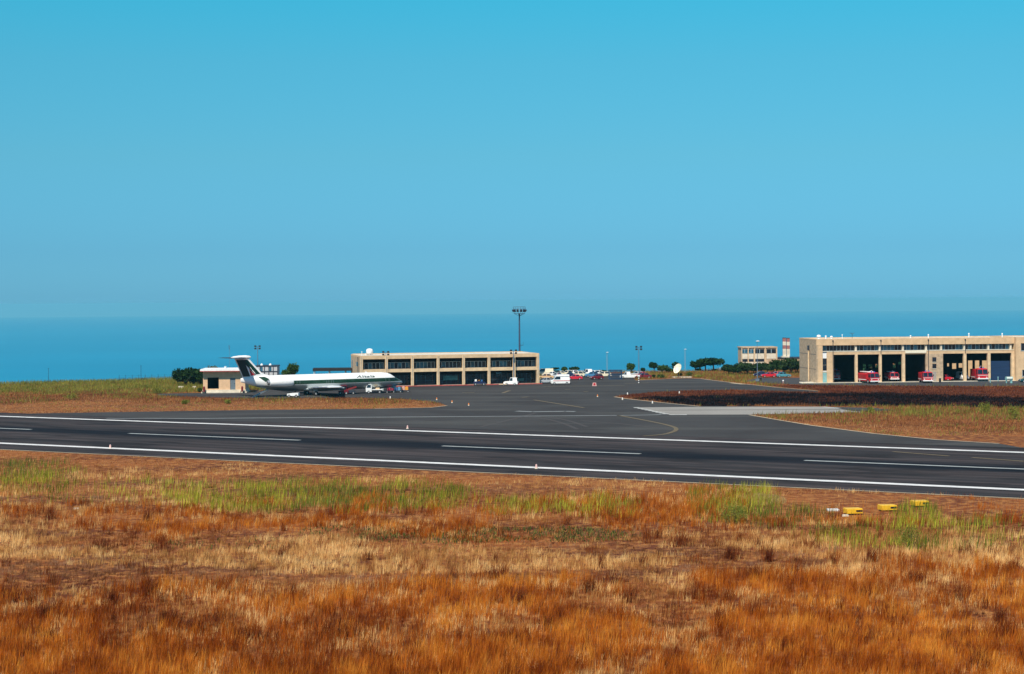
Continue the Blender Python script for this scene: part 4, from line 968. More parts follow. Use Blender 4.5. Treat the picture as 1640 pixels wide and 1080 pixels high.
for px, py, w, h, lb, pal in ((111, 641, 3.6, 1.7, 'big yellow green shrub on the verge at the far left', YG), (250, 631, 3.4, 1.5, 'yellow green shrub on the verge left of the hut road', YG), (296, 647.5, 1.9, 1.0, 'small olive shrub on the verge before the hut', YG), (365, 647, 1.6, .95, 'small olive shrub on the verge left of the airliner tail', YG),
                            (320, 628.5, 1.2, 1.1, 'dark green shrub at the left foot of the hut', MDG), (1046, 605.5, 1.6, .9, 'dark green shrub behind the apron edge left of the dish', DKG), (1060, 606, 2.2, 1.1, 'mid green shrub behind the apron edge near the dish', MDG), (1055, 605, 1.2, .8, 'small green shrub between its two larger neighbours near the dish', MDG), (1106, 603.5, 2.2, 1.4, 'grey green shrub right of the dish', MDG), (1090, 603, 1.0, .9, 'small dark shrub at the foot of the dish', DKG),
                            (1118, 604.5, 2.8, .7, 'low bright yellow green shrub right of the dish', YG), (1170, 841, 2.6, 2.2, 'bushy fennel clump near the runway, left of the yellow light boxes', YG), (1180, 838, 2.2, 2.0, 'second bushy fennel clump overlapping the one near the runway', YG), (1462, 880, 2.2, 2.2, 'bushy fennel clump below the rightmost yellow light box', YG),
                            (1580, 663, 2.0, 2.3, 'tall green shrub on the verge below the burnt grass, near the right edge', YG), (1625, 672, 2.8, 2.4, 'wide green shrub at the right picture edge below the burnt grass', YG), (1395, 662, 1.8, 1.2, 'small green shrub at the right end of the concrete pad', YG)):
    near = py > 800
    shrub(px, py, w, h, lb, pal, 1500 if near else 650, 'shrubs on the verges', .035 if near else .07)

# ------------------------------------------------------------------ airliner
def airliner():
    t = thing('airliner', 'white twin engine T tail jet airliner with green stripe parked on the apron', 'airliner', Vector((-24.97, 389, 0)), R(29))
    LV = bpy.data.materials.new('airliner_livery'); LV.use_nodes = True; nt_, b = nodes_of(LV)
    c = N(nt_, 'ShaderNodeTexCoord'); s = N(nt_, 'ShaderNodeSeparateXYZ'); nt_.links.new(c.outputs['Object'], s.inputs[0])
    def cmp(sock, op, val):
        n = N(nt_, 'ShaderNodeMath', operation=op); 
        if isinstance(sock, bpy.types.NodeSocket): nt_.links.new(sock, n.inputs[0])
        if isinstance(val, bpy.types.NodeSocket): nt_.links.new(val, n.inputs[1])
        else: n.inputs[1].default_value = val
        return n.outputs[0]
    z, x = s.outputs[2], s.outputs[0]
    below = cmp(z, 'LESS_THAN', 2.50)
    lo = cmp(z, 'GREATER_THAN', 2.55)
    # the stripe's top edge slants down to the nose
    ed = cmp(cmp(x, 'MULTIPLY', -0.62), 'ADD', 2.38); ed = cmp(ed, 'MINIMUM', 3.42)
    hi = cmp(ed, 'GREATER_THAN', z)
    # rear end cut on a slant
    rr = cmp(x, 'GREATER_THAN', -30.5)
    stripe = cmp(cmp(lo, 'MULTIPLY', hi), 'MULTIPLY', rr)
    e1 = cmp(x, 'GREATER_THAN', cmp(cmp(z, 'MULTIPLY', -1.33), 'ADD', -28.9)); e2 = cmp(x, 'LESS_THAN', cmp(cmp(z, 'MULTIPLY', -1.9), 'ADD', -24.9))
    e3 = cmp(cmp(z, 'GREATER_THAN', 3.3), 'MULTIPLY', cmp(z, 'LESS_THAN', 4.4)); e4 = cmp(x, 'LESS_THAN', -31.0)
    stripe = cmp(stripe, 'MAXIMUM', cmp(cmp(e1, 'MULTIPLY', e2), 'MULTIPLY', cmp(e3, 'MULTIPLY', e4)))
    col = mixc(nt_, below, (0.82, 0.82, 0.80), (0.42, 0.47, 0.48)); col = mixc(nt_, stripe, col, (0.002, 0.034, 0.014))
    nn = noise(nt_, c.outputs['Object'], 1.2, 4, .3, .8); col = mixc(nt_, cmp(nn, 'MULTIPLY', .10), col, (0.3, 0.3, 0.3))
    nt_.links.new(col, b.inputs['Base Color']); nt_.links.new(cmp(below, 'MULTIPLY', .85), b.inputs['Metallic']); b.inputs['Roughness'].default_value = .42; b.inputs['Specular IOR Level'].default_value = .25
    n = 28
    ST = [(0, 2.22, .03, .03), (-.15, 2.22, .24, .24), (-.5, 2.25, .48, .48), (-1.1, 2.32, .78, .76), (-1.9, 2.42, 1.08, 1.02), (-2.5, 2.56, 1.26, 1.28), (-3.1, 2.70, 1.40, 1.52), (-4.0, 2.80, 1.54, 1.70), (-5.4, 2.84, 1.64, 1.79), (-7, 2.85, 1.67, 1.81),
          (-12, 2.85, 1.67, 1.81), (-20, 2.85, 1.67, 1.81), (-26, 2.85, 1.67, 1.81), (-29, 2.92, 1.60, 1.74), (-32, 3.10, 1.38, 1.52), (-34.5, 3.36, 1.05, 1.20), (-36.6, 3.62, .65, .85), (-38.0, 3.74, .30, .55), (-38.5, 3.76, .12, .42)]
    secs = [[(x_, ry * math.cos(2 * math.pi * i / n), zc + rz * math.sin(2 * math.pi * i / n)) for i in range(n)] for x_, zc, ry, rz in ST]
    m = MB(); m.loft(secs); fus = m.build('fuselage', LV, t, True)
    m = MB(); m.loft([[(x_, w * math.cos(2 * math.pi * i / 16), 1.45 + h * math.sin(2 * math.pi * i / 16)) for i in range(16)] for x_, w, h in ((-13.5, .3, .2), (-15, 1.7, .5), (-19, 1.95, .62), (-23, 1.75, .5), (-25.5, .3, .2))]); m.build('belly_fairing', mat('fairing_grey', (0.45, 0.5, 0.5), .4), fus, True)
    # wings
    for s_ in (1, -1):
        m = MB()
        def sec(y, xl, xt, z_, th):
            c_ = xl - xt; P = [(0, 0), (.06, .55), (.3, 1), (.6, .75), (1, .04), (.6, -.35), (.3, -.5), (.06, -.35)]
            return [(xl - u * c_, s_ * y, z_ + v * th) for u, v in P]
        m.loft([sec(1.2, -15.2, -23.6, 1.62, .50), sec(5.6, -17.3, -22.6, 1.86, .32), sec(15.9, -22.0, -24.0, 2.42, .13), sec(16.3, -22.5, -24.0, 2.44, .06)])
        w = m.build('wing', mat('wing_white', (0.72, 0.74, 0.74), .4), t, True)
        m = MB()
        for y in (4.2, 7.5, 11): m.loft([[(x_, s_ * y + .16 * k_ * math.cos(a), 1.72 + y * .045 + .2 * k_ * math.sin(a)) for a in [i * 1.047 for i in range(6)]] for x_, k_ in ((-20.5 - y * .2, .2), (-22 - y * .12, 1), (-24.2 - y * .05, .1))])
        m.build('flap_fairing', M_metal, w)
        # engines
        m = MB(); yc = 2.55 * s_; zc = 3.18
        prof = [(-27.7, .62), (-27.55, .78), (-27.9, .90), (-29, .95), (-31.3, .94), (-32.4, .86), (-32.9, .74), (-32.9, .60), (-32.5, .5)]
        m.loft([[(x_, yc + r * math.cos(2 * math.pi * i / 20), zc + r * math.sin(2 * math.pi * i / 20)) for i in range(20)] for x_, r in prof], caps=False)
        e = m.build('engine_nacelle', M_white, t, True)
        m = MB(); m.cyl((-28.1, yc, zc), (-28.0, yc, zc), .68, .66, 20); m.build('inlet_fan', M_black, e)
        m = MB(); m.loft([[(x_, yc + r * math.cos(2 * math.pi * i / 20), zc + r * math.sin(2 * math.pi * i / 20)) for i in range(20)] for x_, r in ((-32.7, .66), (-33.1, .56), (-33.4, .48), (-33.4, .38), (-32.8, .36))], caps=False); m.build('exhaust', M_metal, e, True)
        m = MB(); m.box(-32.6, -29.0, min(yc, s_ * 1.2), max(yc, s_ * 1.2), zc - .05, zc + .18); m.build('pylon', M_white, e)
        # tailplane
        m = MB(); P = [(0, 0), (.1, .6), (.4, 1), (1, .05), (.4, -.8), (.1, -.5)]
        def tsec(y, xl, xt, z_, th): return [(xl - u * (xl - xt), s_ * y, z_ + v * th) for u, v in P]
        m.loft([tsec(.15, -37.2, -40.3, 8.55, .2), tsec(5.6, -39.8, -41.6, 8.50, .1), tsec(6.0, -40.4, -41.6, 8.50, .05)]); m.build('tailplane', mat('tailplane_grey', (0.035, 0.03, 0.035), .6), t, True)
    # fin
    m = MB(); P = [(0, 0), (.08, .6), (.35, 1), (1, .06), (1, -.06), (.35, -1), (.08, -.6)]
    def fsec(z_, xl, xt, th): return [(xl - u * (xl - xt), v * th, z_) for u, v in P]
    m.loft([fsec(4.2, -29.8, -38.0, .10), fsec(4.75, -32.4, -38.2, .20), fsec(5.1, -33.6, -38.4, .22), fsec(8.5, -36.7, -39.9, .14)])
    fin = m.build('fin', M_white, t, True)
    m = MB(); m.loft([[(x_, r * math.cos(2 * math.pi * i / 12) * .8, 8.72 + r * math.sin(2 * math.pi * i / 12)) for i in range(12)] for x_, r in ((-36.15, .12), (-36.5, .30), (-37.4, .42), (-38.9, .38), (-40.1, .22), (-40.7, .04))]); m.build('fin_fairing', M_white, t, True)
    # letter shaped emblem on both faces of the fin
    dg = mat('fin_dark_green', (0.003, 0.028, 0.016), .35, .05); dk = mat('fin_near_black', (0.006, 0.014, 0.014), .35, .05)
    def yfin(x_, z_):
        k = (z_ - 5.1) / 3.4; xl = -33.6 - 3.1 * k; xt = -38.4 - 1.5 * k; th = .22 - .08 * k; u = (xl - x_) / (xl - xt); u = min(max(u, 0), 1)
        up = [(0, 0), (.08, .6), (.35, 1), (1, .06)]
        for (a, va), (b_, vb) in zip(up[:-1], up[1:]):
            if u <= b_: return th * (va + (vb - va) * (u - a) / (b_ - a))
        return 0
    polys = [([(-36.2 - .35, 7.75), (-34.05, 5.05), (-35.35, 4.9), (-37.4, 7.1), (-37.6, 8.15), (-36.9, 8.15)], dg), ([(-37.55, 8.15), (-37.35, 7.05), (-36.35, 4.55), (-37.95, 4.5), (-39.0, 7.0), (-39.5, 8.15)], dk), ([(-36.65, 6.2), (-35.35, 4.86), (-36.2, 4.66)], M_redp)]
    for pl, mm in polys:
        m = MB()
        for s_ in (-1, 1):
            tri = tessellate_polygon([[Vector((a, b_, 0)) for a, b_ in pl]])
            # subdivide once so that the decal follows the curved face
            for tr in tri:
                q = [Vector(pl[i]) for i in tr]
                fan = [(q[0] * (1 - a - b_) + q[1] * a + q[2] * b_) for a, b_ in ((0, 0), (.5, 0), (1, 0), (.5, .5), (0, 1), (0, .5))]
                vs = [(p.x, s_ * (yfin(p.x, p.y) + .02), p.y) for p in fan]
                m.add(vs, [(0, 1, 5), (1, 3, 5), (1, 2, 3), (5, 3, 4)])
        m.build('fin_emblem', mm, fin)
    # lettering on the cabin roof line, both sides
    cu = bpy.data.curves.new('title', 'FONT'); cu.body = 'Alitalia'; cu.size = 1.0; cu.shear = .35; cu.offset = .012; cu.resolution_u = 3
    fo = bpy.data.objects.new('title', cu); COL.objects.link(fo); dg_ = bpy.context.evaluated_depsgraph_get(); me0 = bpy.data.meshes.new_from_object(fo.evaluated_get(dg_)); 
    vs = [v.co.copy() for v in me0.vertices]; fs = [tuple(p.vertices) for p in me0.polygons]; bpy.data.objects.remove(fo); w0 = max(v.x for v in vs)
    for s_ in (-1, 1):
        m = MB(); V = []
        for v in vs:
            xx = (-11.9 + v.x / w0 * 4.4) if s_ < 0 else (-7.5 - v.x / w0 * 4.4)
            zz = 3.62 + v.y * .78; yy = 1.67 * math.sqrt(max(0, 1 - ((zz - 2.85) / 1.81) ** 2)) + .03; V.append((xx, s_ * yy, zz))
        m.add(V, fs); m.build('airline_title', dg, fus)
    def skin(x_, z_): return 1.67 * math.sqrt(max(0, 1 - ((z_ - 2.85) / 1.81) ** 2))
    for s_ in (-1, 1):
        for x_, w_ in ((-4.9, .8), (-18.1, .5), (-19.2, .5), (-26.2, .7)):
            m = MB()
            for a, b_ in ((x_, x_ + .05), (x_ + w_, x_ + w_ + .05)):
                Z = [2.3, 2.7, 3.1, 3.5]; 
                for z0, z1 in zip(Z[:-1], Z[1:]):
                    m.add([(a, s_ * (skin(a, z0) + .015), z0), (b_, s_ * (skin(a, z0) + .015), z0), (b_, s_ * (skin(a, z1) + .015), z1), (a, s_ * (skin(a, z1) + .015), z1)], [(0, 1, 2, 3)])
            m.build('door_outline', M_metal, fus)
        # cockpit glass
        for k, (xa, xb, za, zb) in enumerate(((-2.75, -1.95, 2.92, 3.28), (-3.6, -2.9, 2.98, 3.38))):
            m = MB(); 
            def ys(x_, z_):
                for A, B in zip(ST[:-1], ST[1:]):
                    if B[0] <= x_ <= A[0]:
                        f = (A[0] - x_) / (A[0] - B[0]); zc, ry, rz = [A[i] + (B[i] - A[i]) * f for i in (1, 2, 3)]
                        return ry * math.sqrt(max(0.02, 1 - ((z_ - zc) / rz) ** 2))
            m.add([(xa, s_ * (ys(xa, zb) + .03), zb), (xb, s_ * (ys(xb, za) + .03), za + .1), (xb, s_ * (ys(xb, za) + .03), za), (xa, s_ * (ys(xa, za) + .03), za)], [(0, 1, 2, 3)]); m.build('cockpit_window', M_glass, fus)
    m = MB(); m.prism([(-8.6, 4.6), (-9.0, 4.95), (-9.15, 4.95), (-9.1, 4.6)], -.03, .03); m.build('aerial_blade', M_white, fus)
    # gear
    def gear(x_, y_, r, top, dual):
        m = MB(); m.cyl((x_, y_, r), (x_, y_, top), .11, n=8); m.cyl((x_, y_, r * 1.2), (x_ + .7, y_, top), .05, n=6); g = m.build('landing_gear', M_metal, t)
        for q in (-dual, dual):
            m = MB(); m.cyl((x_, y_ + q - .16, r), (x_, y_ + q + .16, r), r, n=18); w = m.build('wheel', M_black, g)
            m = MB(); m.cyl((x_, y_ + q - .17, r), (x_, y_ + q + .17, r), r * .45, n=12); m.build('hub', M_chrome, w)
        m = MB(); m.box(x_ - .5, x_ + .5, y_ - .35, y_ - .32, .75, 1.7); m.build('gear_door', M_metal, g)
    gear(-2.3, 0, .33, 1.3, .22); gear(-22.3, 2.54, .5, 1.7, .36); gear(-22.3, -2.54, .5, 1.7, .36)
    # rear stairs let down under the tail cone
    m = MB(); m.box(-.1, 4.3, -.42, .42, -.12, 0, 0, Matrix.Translation((-32.0, 0, 1.75)) @ Matrix.Rotation(R(180), 4, 'Z') @ Matrix.Rotation(R(24), 4, 'Y'))
    for k in range(8):
        m.box(k * .52, k * .52 + .3, -.4, .4, 0.01, .1, 0, Matrix.Translation((-32.0, 0, 1.75)) @ Matrix.Rotation(R(180), 4, 'Z') @ Matrix.Rotation(R(24), 4, 'Y'))
    st = m.build('rear_stairs', M_metal, t)
    for s_ in (-1, 1):
        m = MB(); m.cyl((-32.0, s_ * .42, 2.4), (-35.6, s_ * .42, .9), .035, n=5); m.build('handrail', M_metal, st)
airliner()

# ------------------------------------------------------------------ vehicles
def paint(name, col): return mat('paint_' + name, col, .4, .05, 2, coat=.1)
PW, PC, PR, PB, PG, PD, PT, PS = paint('white', (.8, .8, .78)), paint('cream', (.74, .66, .48)), paint('red', (.55, .012, .03)), paint('blue', (.06, .20, .36)), paint('green', (.02, .09, .05)), paint('dark_red', (.16, .01, .02)), paint('teal', (.07, .27, .34)), paint('silver', (.45, .48, .5))
PN = paint('navy', (.012, .018, .07)); PO = paint('pale_orange', (.65, .42, .22))
def wheels(t, xs, w, r=.31, tw=.2):
    for x in xs:
        for s in (-1, 1):
            m = MB(); m.cyl((x, s * (w / 2 - tw), r), (x, s * w / 2, r), r, n=14); o = m.build('wheel', M_black, t)
            m = MB(); m.cyl((x, s * (w / 2 - tw / 2), r), (x, s * (w / 2 + .012), r), r * .5, n=10); m.build('hub', M_chrome, o)
def frust(m, x0, x1, w0, z0, a0, a1, w1, z1, mi=0):
    m.loft([[(x0, -w0, z0), (x1, -w0, z0), (x1, w0, z0), (x0, w0, z0)], [(a0, -w1, z1), (a1, -w1, z1), (a1, w1, z1), (a0, w1, z1)]], mi)
def pane(t, nm, P, m=None, inset=.12, off=.012):
    P = [Vector(p) for p in P]; c = sum(P, Vector()) / 4; n = (P[1] - P[0]).cross(P[3] - P[0]).normalized()
    if n.dot(c - Vector((0, 0, 1.0))) < 0: n = -n
    Q = [c + (p - c) * (1 - inset) + n * off for p in P]; mb = MB(); mb.add(Q + [q - n * .01 for q in Q], [(0, 1, 2, 3), (7, 6, 5, 4), (0, 4, 5, 1), (1, 5, 6, 2), (2, 6, 7, 3), (3, 7, 4, 0)]); return mb.build(nm, m or M_glass, t)
def car(label, cat, loc, rz, col, L=4.1, W=1.62, kind='sedan', group=None, name='parked_car', extra=None):
    t = thing(name, label, cat, loc, rz, group); h = L / 2; w = W / 2
    if kind == 'sedan': bz, hood, cab, top, zt = .88, .80, (-h + .55, h - 1.15), (-h + 1.0, h - 1.75), 1.38
    elif kind == 'hatch': bz, hood, cab, top, zt = .90, .82, (-h + .10, h - .95), (-h + .45, h - 1.6), 1.42
    elif kind == 'van': bz, hood, cab, top, zt = 1.15, 1.05, (-h + .02, h - .45), (-h + .1, h - 1.15), 2.0
    elif kind == 'jeep': bz, hood, cab, top, zt = 1.0, .98, (-h + .15, h - 1.45), (-h + .25, h - 1.65), 1.85
    elif kind == 'pickup': bz, hood, cab, top, zt = .95, .9, (-h + 2.1, h - 1.0), (-h + 2.2, h - 1.5), 1.75
    prof = [(-h, .42), (-h - .02, .62), (-h + .04, bz - .06), (-h + .3, bz), (cab[1], bz), (h - .22, hood - .06), (h - .02, hood - .2), (h, .45), (h - .05, .28), (-h + .05, .28)]
    m = MB(); n = len(prof)
    m.loft([[(x, y, z if z < .6 else z - dz) for x, z in prof] for y, dz in ((-w, .05), (-w + .07, 0), (w - .07, 0), (w, .05))])
    frust(m, cab[0], cab[1], w - .05, bz - .02, top[0], top[1], w - .2, zt); b = m.build('body', col, t)
    A = lambda x, y, z: (x, y, z); x0, x1 = cab; a0, a1 = top; W0, W1 = w - .05, w - .2
    pane(b, 'windscreen', [A(x1, -W0, bz), A(x1, W0, bz), A(a1, W1, zt), A(a1, -W1, zt)])
    pane(b, 'rear_window', [A(x0, -W0, bz), A(x0, W0, bz), A(a0, W1, zt), A(a0, -W1, zt)], inset=.2)
    for s in (-1, 1):
        xm = (x0 + x1) / 2 + .1; am = xm
        pane(b, 'side_window', [A(xm, s * W0, bz), A(x1, s * W0, bz), A(a1, s * W1, zt), A(am, s * W1, zt)], inset=.16)
        if kind in ('sedan', 'hatch'): pane(b, 'side_window', [A(x0, s * W0, bz), A(xm, s * W0, bz), A(am, s * W1, zt), A(a0, s * W1, zt)], inset=.16)
        q = MB(); q.box(h - .06, h + .02, s * (w - .32) - .12, s * (w - .32) + .12, .52, .68); q.build('headlight', M_white, b)
        q = MB(); q.box(-h - .04, -h + .03, s * (w - .2) - .1, s * (w - .2) + .1, .58, .74); q.build('tail_light', M_redp, b)
    for x in (-h, h):
        q = MB(); q.box(x - .08, x + .08, -w + .03, w - .03, .33, .47); q.build('bumper', M_black if col is not PC else M_chrome, b)
    if kind == 'pickup':
        q = MB(); q.box(-h + .02, -h + 2.0, -w + .06, w - .06, bz + .02, bz + .05); q.build('load_bed', M_grey, b)
    wheels(t, (-h + .72, h - .78), W)
    if extra: extra(t, b, h, w)
    return t
GP = 'vehicles in the car park'
def amb(t, b, h, w):
    m = MB(); frust(m, -h + .08, h - 1.25, w - .06, 1.98, -h + .15, h - 1.6, w - .12, 2.42); m.build('high_roof', PW, b)
    for s in (-1, 1):
        m = MB(); m.box(-h + .05, h - .5, s * (w + .008) - .006, s * (w + .008) + .006, .84, .98); m.build('red_stripe', M_redp, b)
    m = MB(); m.box(h - 1.9, h - 1.7, -.35, .35, 2.42, 2.56); m.build('warning_light', M_redp, b)
car('white high roofed ambulance van with a red side stripe beside the terminal corner', 'ambulance', G(897, 615.8), R(186), PW, 4.6, 1.8, 'van', GP, 'ambulance', amb)
car('white saloon car half hidden between terminal corner and ambulance', 'car', G(872.5, 614.2), R(200), PS, 4.0, 1.6, 'sedan', GP)
car('cream car with roof just showing above the white saloon by the terminal', 'car', G(874, 607.5), R(180), PO, 4.2, 1.6, 'sedan', GP)
car('long cream van furthest left at the back of the car park', 'van', G(873, 602.2), R(180), PC, 4.6, 1.7, 'van', GP)
car('dark green car under the dark spreading tree', 'car', G(888, 601.5), R(190), PG, 3.6, 1.5, 'hatch', GP)
car('bright red car right of the ambulance', 'car', G(920.5, 608.6), R(178), PR, 4.0, 1.6, 'sedan', GP)
car('cream car under the conical tree at the back of the car park', 'car', G(907.5, 601.6), R(180), PC, 3.6, 1.6, 'hatch', GP)
car('navy car between the ambulance and a cream car', 'car', G(911, 604.6), R(160), PN, 3.4, 1.5, 'sedan', GP)
car('cream hatchback behind the bright red car', 'car', G(924, 604), R(180), PC, 3.9, 1.6, 'hatch', GP)
car('white jeep like car behind the blue hatchback', 'car', G(939, 602.3), R(175), PW, 3.6, 1.6, 'jeep', GP)
car('blue hatchback in front of the white jeep like car', 'car', G(947.5, 604.3), R(185), PB, 3.7, 1.6, 'hatch', GP)
car('pale green saloon left of the white jeep like car', 'car', G(932.5, 603.4), R(170), paint('pale_green', (.4, .5, .42)), 3.4, 1.5, 'sedan', GP)
car('dark red car standing alone in the middle of the car park', 'car', G(955.5, 608.0), R(200), PD, 3.4, 1.55, 'hatch', GP)
car('long cream estate car left of the blue cage', 'car', G(966, 604), R(180), PC, 4.4, 1.65, 'hatch', GP)
for px, py, col_, kd, lb in ((897, 602.4, PC, 'sedan', 'cream saloon in the back row just above the ambulance roof'), (916, 601.4, PW, 'hatch', 'white hatchback in the back row between the two cream cars'), (930, 601.6, PS, 'sedan', 'silver saloon in the back row behind the pale green saloon'), (950.5, 601.8, PW, 'hatch', 'white hatchback in the back row right of the blue hatchback'), (1019.5, 603.4, PS, 'hatch', 'silver hatchback just left of the striped marker post'), (883, 603.6, PW, 'sedan', 'white saloon in the back row nearest the cream van')):
    car(lb, 'car', G(px, py), R(180 + rng.random() * 12 - 6), col_, 3.8, 1.6, kd, GP)
car('silver hatchback squeezed behind the ambulance roof', 'car', G(890, 606), R(178), PS, 3.6, 1.6, 'hatch', GP)
car('white saloon at the back of the car park left of the street lamp', 'car', G(958, 601.5), R(184), PW, 3.8, 1.6, 'sedan', GP)
car('white pickup with low flat bed right of the blue cage', 'pickup', G(1007.5, 606.3), R(180), PW, 4.9, 1.7, 'pickup', GP, 'pickup_truck')
car('dark red saloon behind the striped marker post', 'car', G(1030.5, 606.2), R(182), PD, 4.2, 1.6, 'sedan', GP)
car('bright red car roof behind the dark red saloon', 'car', G(1027, 604.3), R(180), PR, 3.8, 1.6, 'sedan', GP)
GQ = 'vehicles on the road left of the fire station'
car('bright red saloon on the road left of the fire station', 'car', G(1231, 604.6), R(184), PR, 3.9, 1.6, 'sedan', GQ)
car('pale topped red car tucked behind the bright red saloon', 'car', G(1243, 603.8), R(178), paint('rose', (.5, .10, .09)), 3.8, 1.6, 'hatch', GQ)
car('teal blue car nearest the fire station wall', 'car', G(1254.5, 604.6), R(5), PT, 3.8, 1.6, 'sedan', GQ)
car('dark car in the shade just right of the tall street lamp', 'car', G(1216.5, 603.6), R(180), PN, 3.2, 1.5, 'hatch', GQ)
car('white open sided jeep parked before the sixth terminal bay', 'jeep', G(818.5, 617.2), R(170), PW, 3.5, 1.6, 'jeep', None, 'jeep')
car('dark teal car cut by the right picture edge before the office wing', 'car', G(1645, 612.5), R(185), paint('dark_teal', (.01, .07, .09)), 3.8, 1.6, 'hatch', None)
# blue cage
def cage():
    g = AT(975, 443); w = 20 * 443 / F; h = ZT(985, 593.3, 443); t = thing('steel_cage', 'dark blue open steel cage standing in the car park', 'cage', g)
    m = MB(); mm = mat('cage_blue', (0.02, 0.06, 0.13), .6)
    for x in (0, w):
        for y in (0, 2.4): m.box(x - .07, x + .07, y - .07, y + .07, 0, h)
    for z in (.1, h * .5, h - .06):
        m.box(.07, w - .07, -.05, .05, z - .05, z + .05); m.box(.07, w - .07, 2.35, 2.45, z - .05, z + .05); m.box(-.05, .05, .07, 2.33, z - .05, z + .05); m.box(w - .05, w + .05, .07, 2.33, z - .05, z + .05)
    m.build('frame', mm, t)
    m = MB(); n = 13; mr_ = MB()
    for i in range(1, n): x = w * i / n; m.box(x - .025, x + .025, -.025, .025, .15, h - .11)
    for i in range(1, n): x = w * (i + .4) / n; mr_.box(x - .03, x + .03, 2.37, 2.43, .15, h - .11)
    mr_.box(.07, w - .07, 2.39, 2.41, h * .75, h * .75 + .05); mr_.build('rear_bars', mm, t)
    for z in np.arange(.35, h - .2, .55): m.box(.07, w - .07, -.048, -.028, z, z + .04)
    m.build('bars', mm, t); m = MB(); m.box(-.1, w + .1, -.1, 2.5, h, h + .08); m.build('roof', mm, t)
cage()
# marker post, warning board, bollards
g = G(1023, 613.8); t = thing('marker_post', 'black and white striped marker post on the apron below the lone floodlight pole', 'marker post', g)
for k in range(6):
    m = MB(); m.cyl((0, 0, k * .27), (0, 0, k * .27 + .27), .13, n=8); m.build('band', M_white if k % 2 == 0 else M_black, t)
m = MB(); m.box(-.28, .28, -.12, .12, 1.62, 1.98); m.build('head', M_white, t)
g = G(952, 618.6); t = thing('warning_board', 'pink and white triangular board with a red disc on the open apron', 'warning sign', g)
m = MB(); m.prism([(-.55, 0), (.55, 0), (.38, .82), (-.38, .82)], -.12, -.06); m.prism([(-.55, 0), (.55, 0), (.38, .82), (-.38, .82)], .15, .2); m.build('panel', mat('pink_board', (.62, .34, .32), .6), t)
m = MB(); m.cyl((0, -.125, .45), (0, -.15, .45), .26, n=14); m.build('disc', M_redp, t)
LP = [(625, 638.6, 'white', 'on the grass tip edge below the baggage carts'), (699.5, 641, 'orange', 'furthest left of the row beside the grass tip'), (724, 645.6, 'orange', 'middle of the row beside the grass tip'), (750.7, 650, 'orange', 'furthest right of the row beside the grass tip'), (957, 636, 'orange', 'on the apron left of the burnt island'),
      (1005, 632.5, 'white', 'at the far side of the burnt island tip'), (997, 640.8, 'white', 'just below the burnt island tip'), (1045, 646.5, 'white', 'on the lower edge of the burnt island'), (1088, 630.5, 'white', 'on the upper edge of the burnt island')]
for px, py, c, where in LP:
    g = G(px, py); t = thing('taxiway_light', '%s taxiway edge light %s' % ('orange topped' if c == 'orange' else 'small white', where), 'edge light', g, 0, 'taxiway edge lights')
    m = MB(); m.cyl((0, 0, 0), (0, 0, .18), .17, .13, 10); m.build('base', M_pale, t)
    m = MB(); m.cyl((0, 0, .18), (0, 0, .50), .13, .09, 10); m.build('lamp', M_orange if c == 'orange' else M_white, t)
for px, py, where in ((652.7, 687, 'on the far edge line'), (859, 751, 'on the near edge line, picture middle'), (176.6, 718.5, 'on the near edge line, picture left')):
    g = G(px, py); t = thing('runway_light', 'pale runway edge light ' + where, 'edge light', g, 0, 'runway edge lights')
    m = MB(); m.cyl((0, 0, 0), (0, 0, .12), .22, .2, 10); m.build('base', M_pale, t); m = MB(); m.cyl((0, 0, .12), (0, 0, .45), .15, .11, 10); m.sphere((0, 0, .45), .11, 8, 5); m.build('lamp', mat('rose_glass', (.8, .5, .45), .3), t)
g = G(1254.3, 616); t = thing('hydrant', 'small pinkish hydrant with white head on the verge left of the fire station', 'hydrant', g)
m = MB(); m.cyl((0, 0, 0), (0, 0, .75), .12, n=8); m.build('barrel', mat('faded_pink', (.5, .28, .27), .7), t); m = MB(); m.sphere((0, 0, .9), .2, 10, 6); m.build('cap', M_white, t)
g = G(1218, 611); t = thing('litter_bin', 'dark litter bin at the foot of the tall street lamp', 'bin', g)
m = MB(); m.cyl((0, 0, 0), (0, 0, .95), .26, .3, 12); m.build('drum', M_black, t); m = MB(); m.cyl((0, 0, .95), (0, 0, 1.05), .32, .25, 12); m.build('lid', M_dkmetal, t)

# yellow approach light boxes by the near edge
def light_boxes():
    first = None; spots = [((1366, 824), 'leftmost of the three yellow approach light boxes, beside a white slab'), ((1421, 818.5), 'middle one of the three yellow approach light boxes'), ((1472.5, 811.5), 'rightmost of the three yellow approach light boxes, above green fennel')]
    for (px, py), lb in spots:
        if first is None:
            t = thing('approach_light_box', lb, 'light box', G(px, py), R(12), 'yellow approach light boxes'); first = t
            m = MB(); m.cbox(-.78, .78, -.55, .55, .14, .60, .04); b = m.build('housing', M_yellow, t)
            m = MB(); m.box(.10, .70, -.585, -.553, .30, .46); m.build('lens_slot', M_black, b)
            m = MB(); m.box(.06, .74, -.62, -.553, .47, .50); m.build('hood', M_yellow, b)
            for x in (-.6, .6):
                for y in (-.4, .4):
                    m = MB(); m.cyl((x, y, 0), (x, y, .14), .05, n=6); m.build('leg', M_dkmetal, t)
        else: copy_thing(first, G(px, py), R(12), lb)
light_boxes()
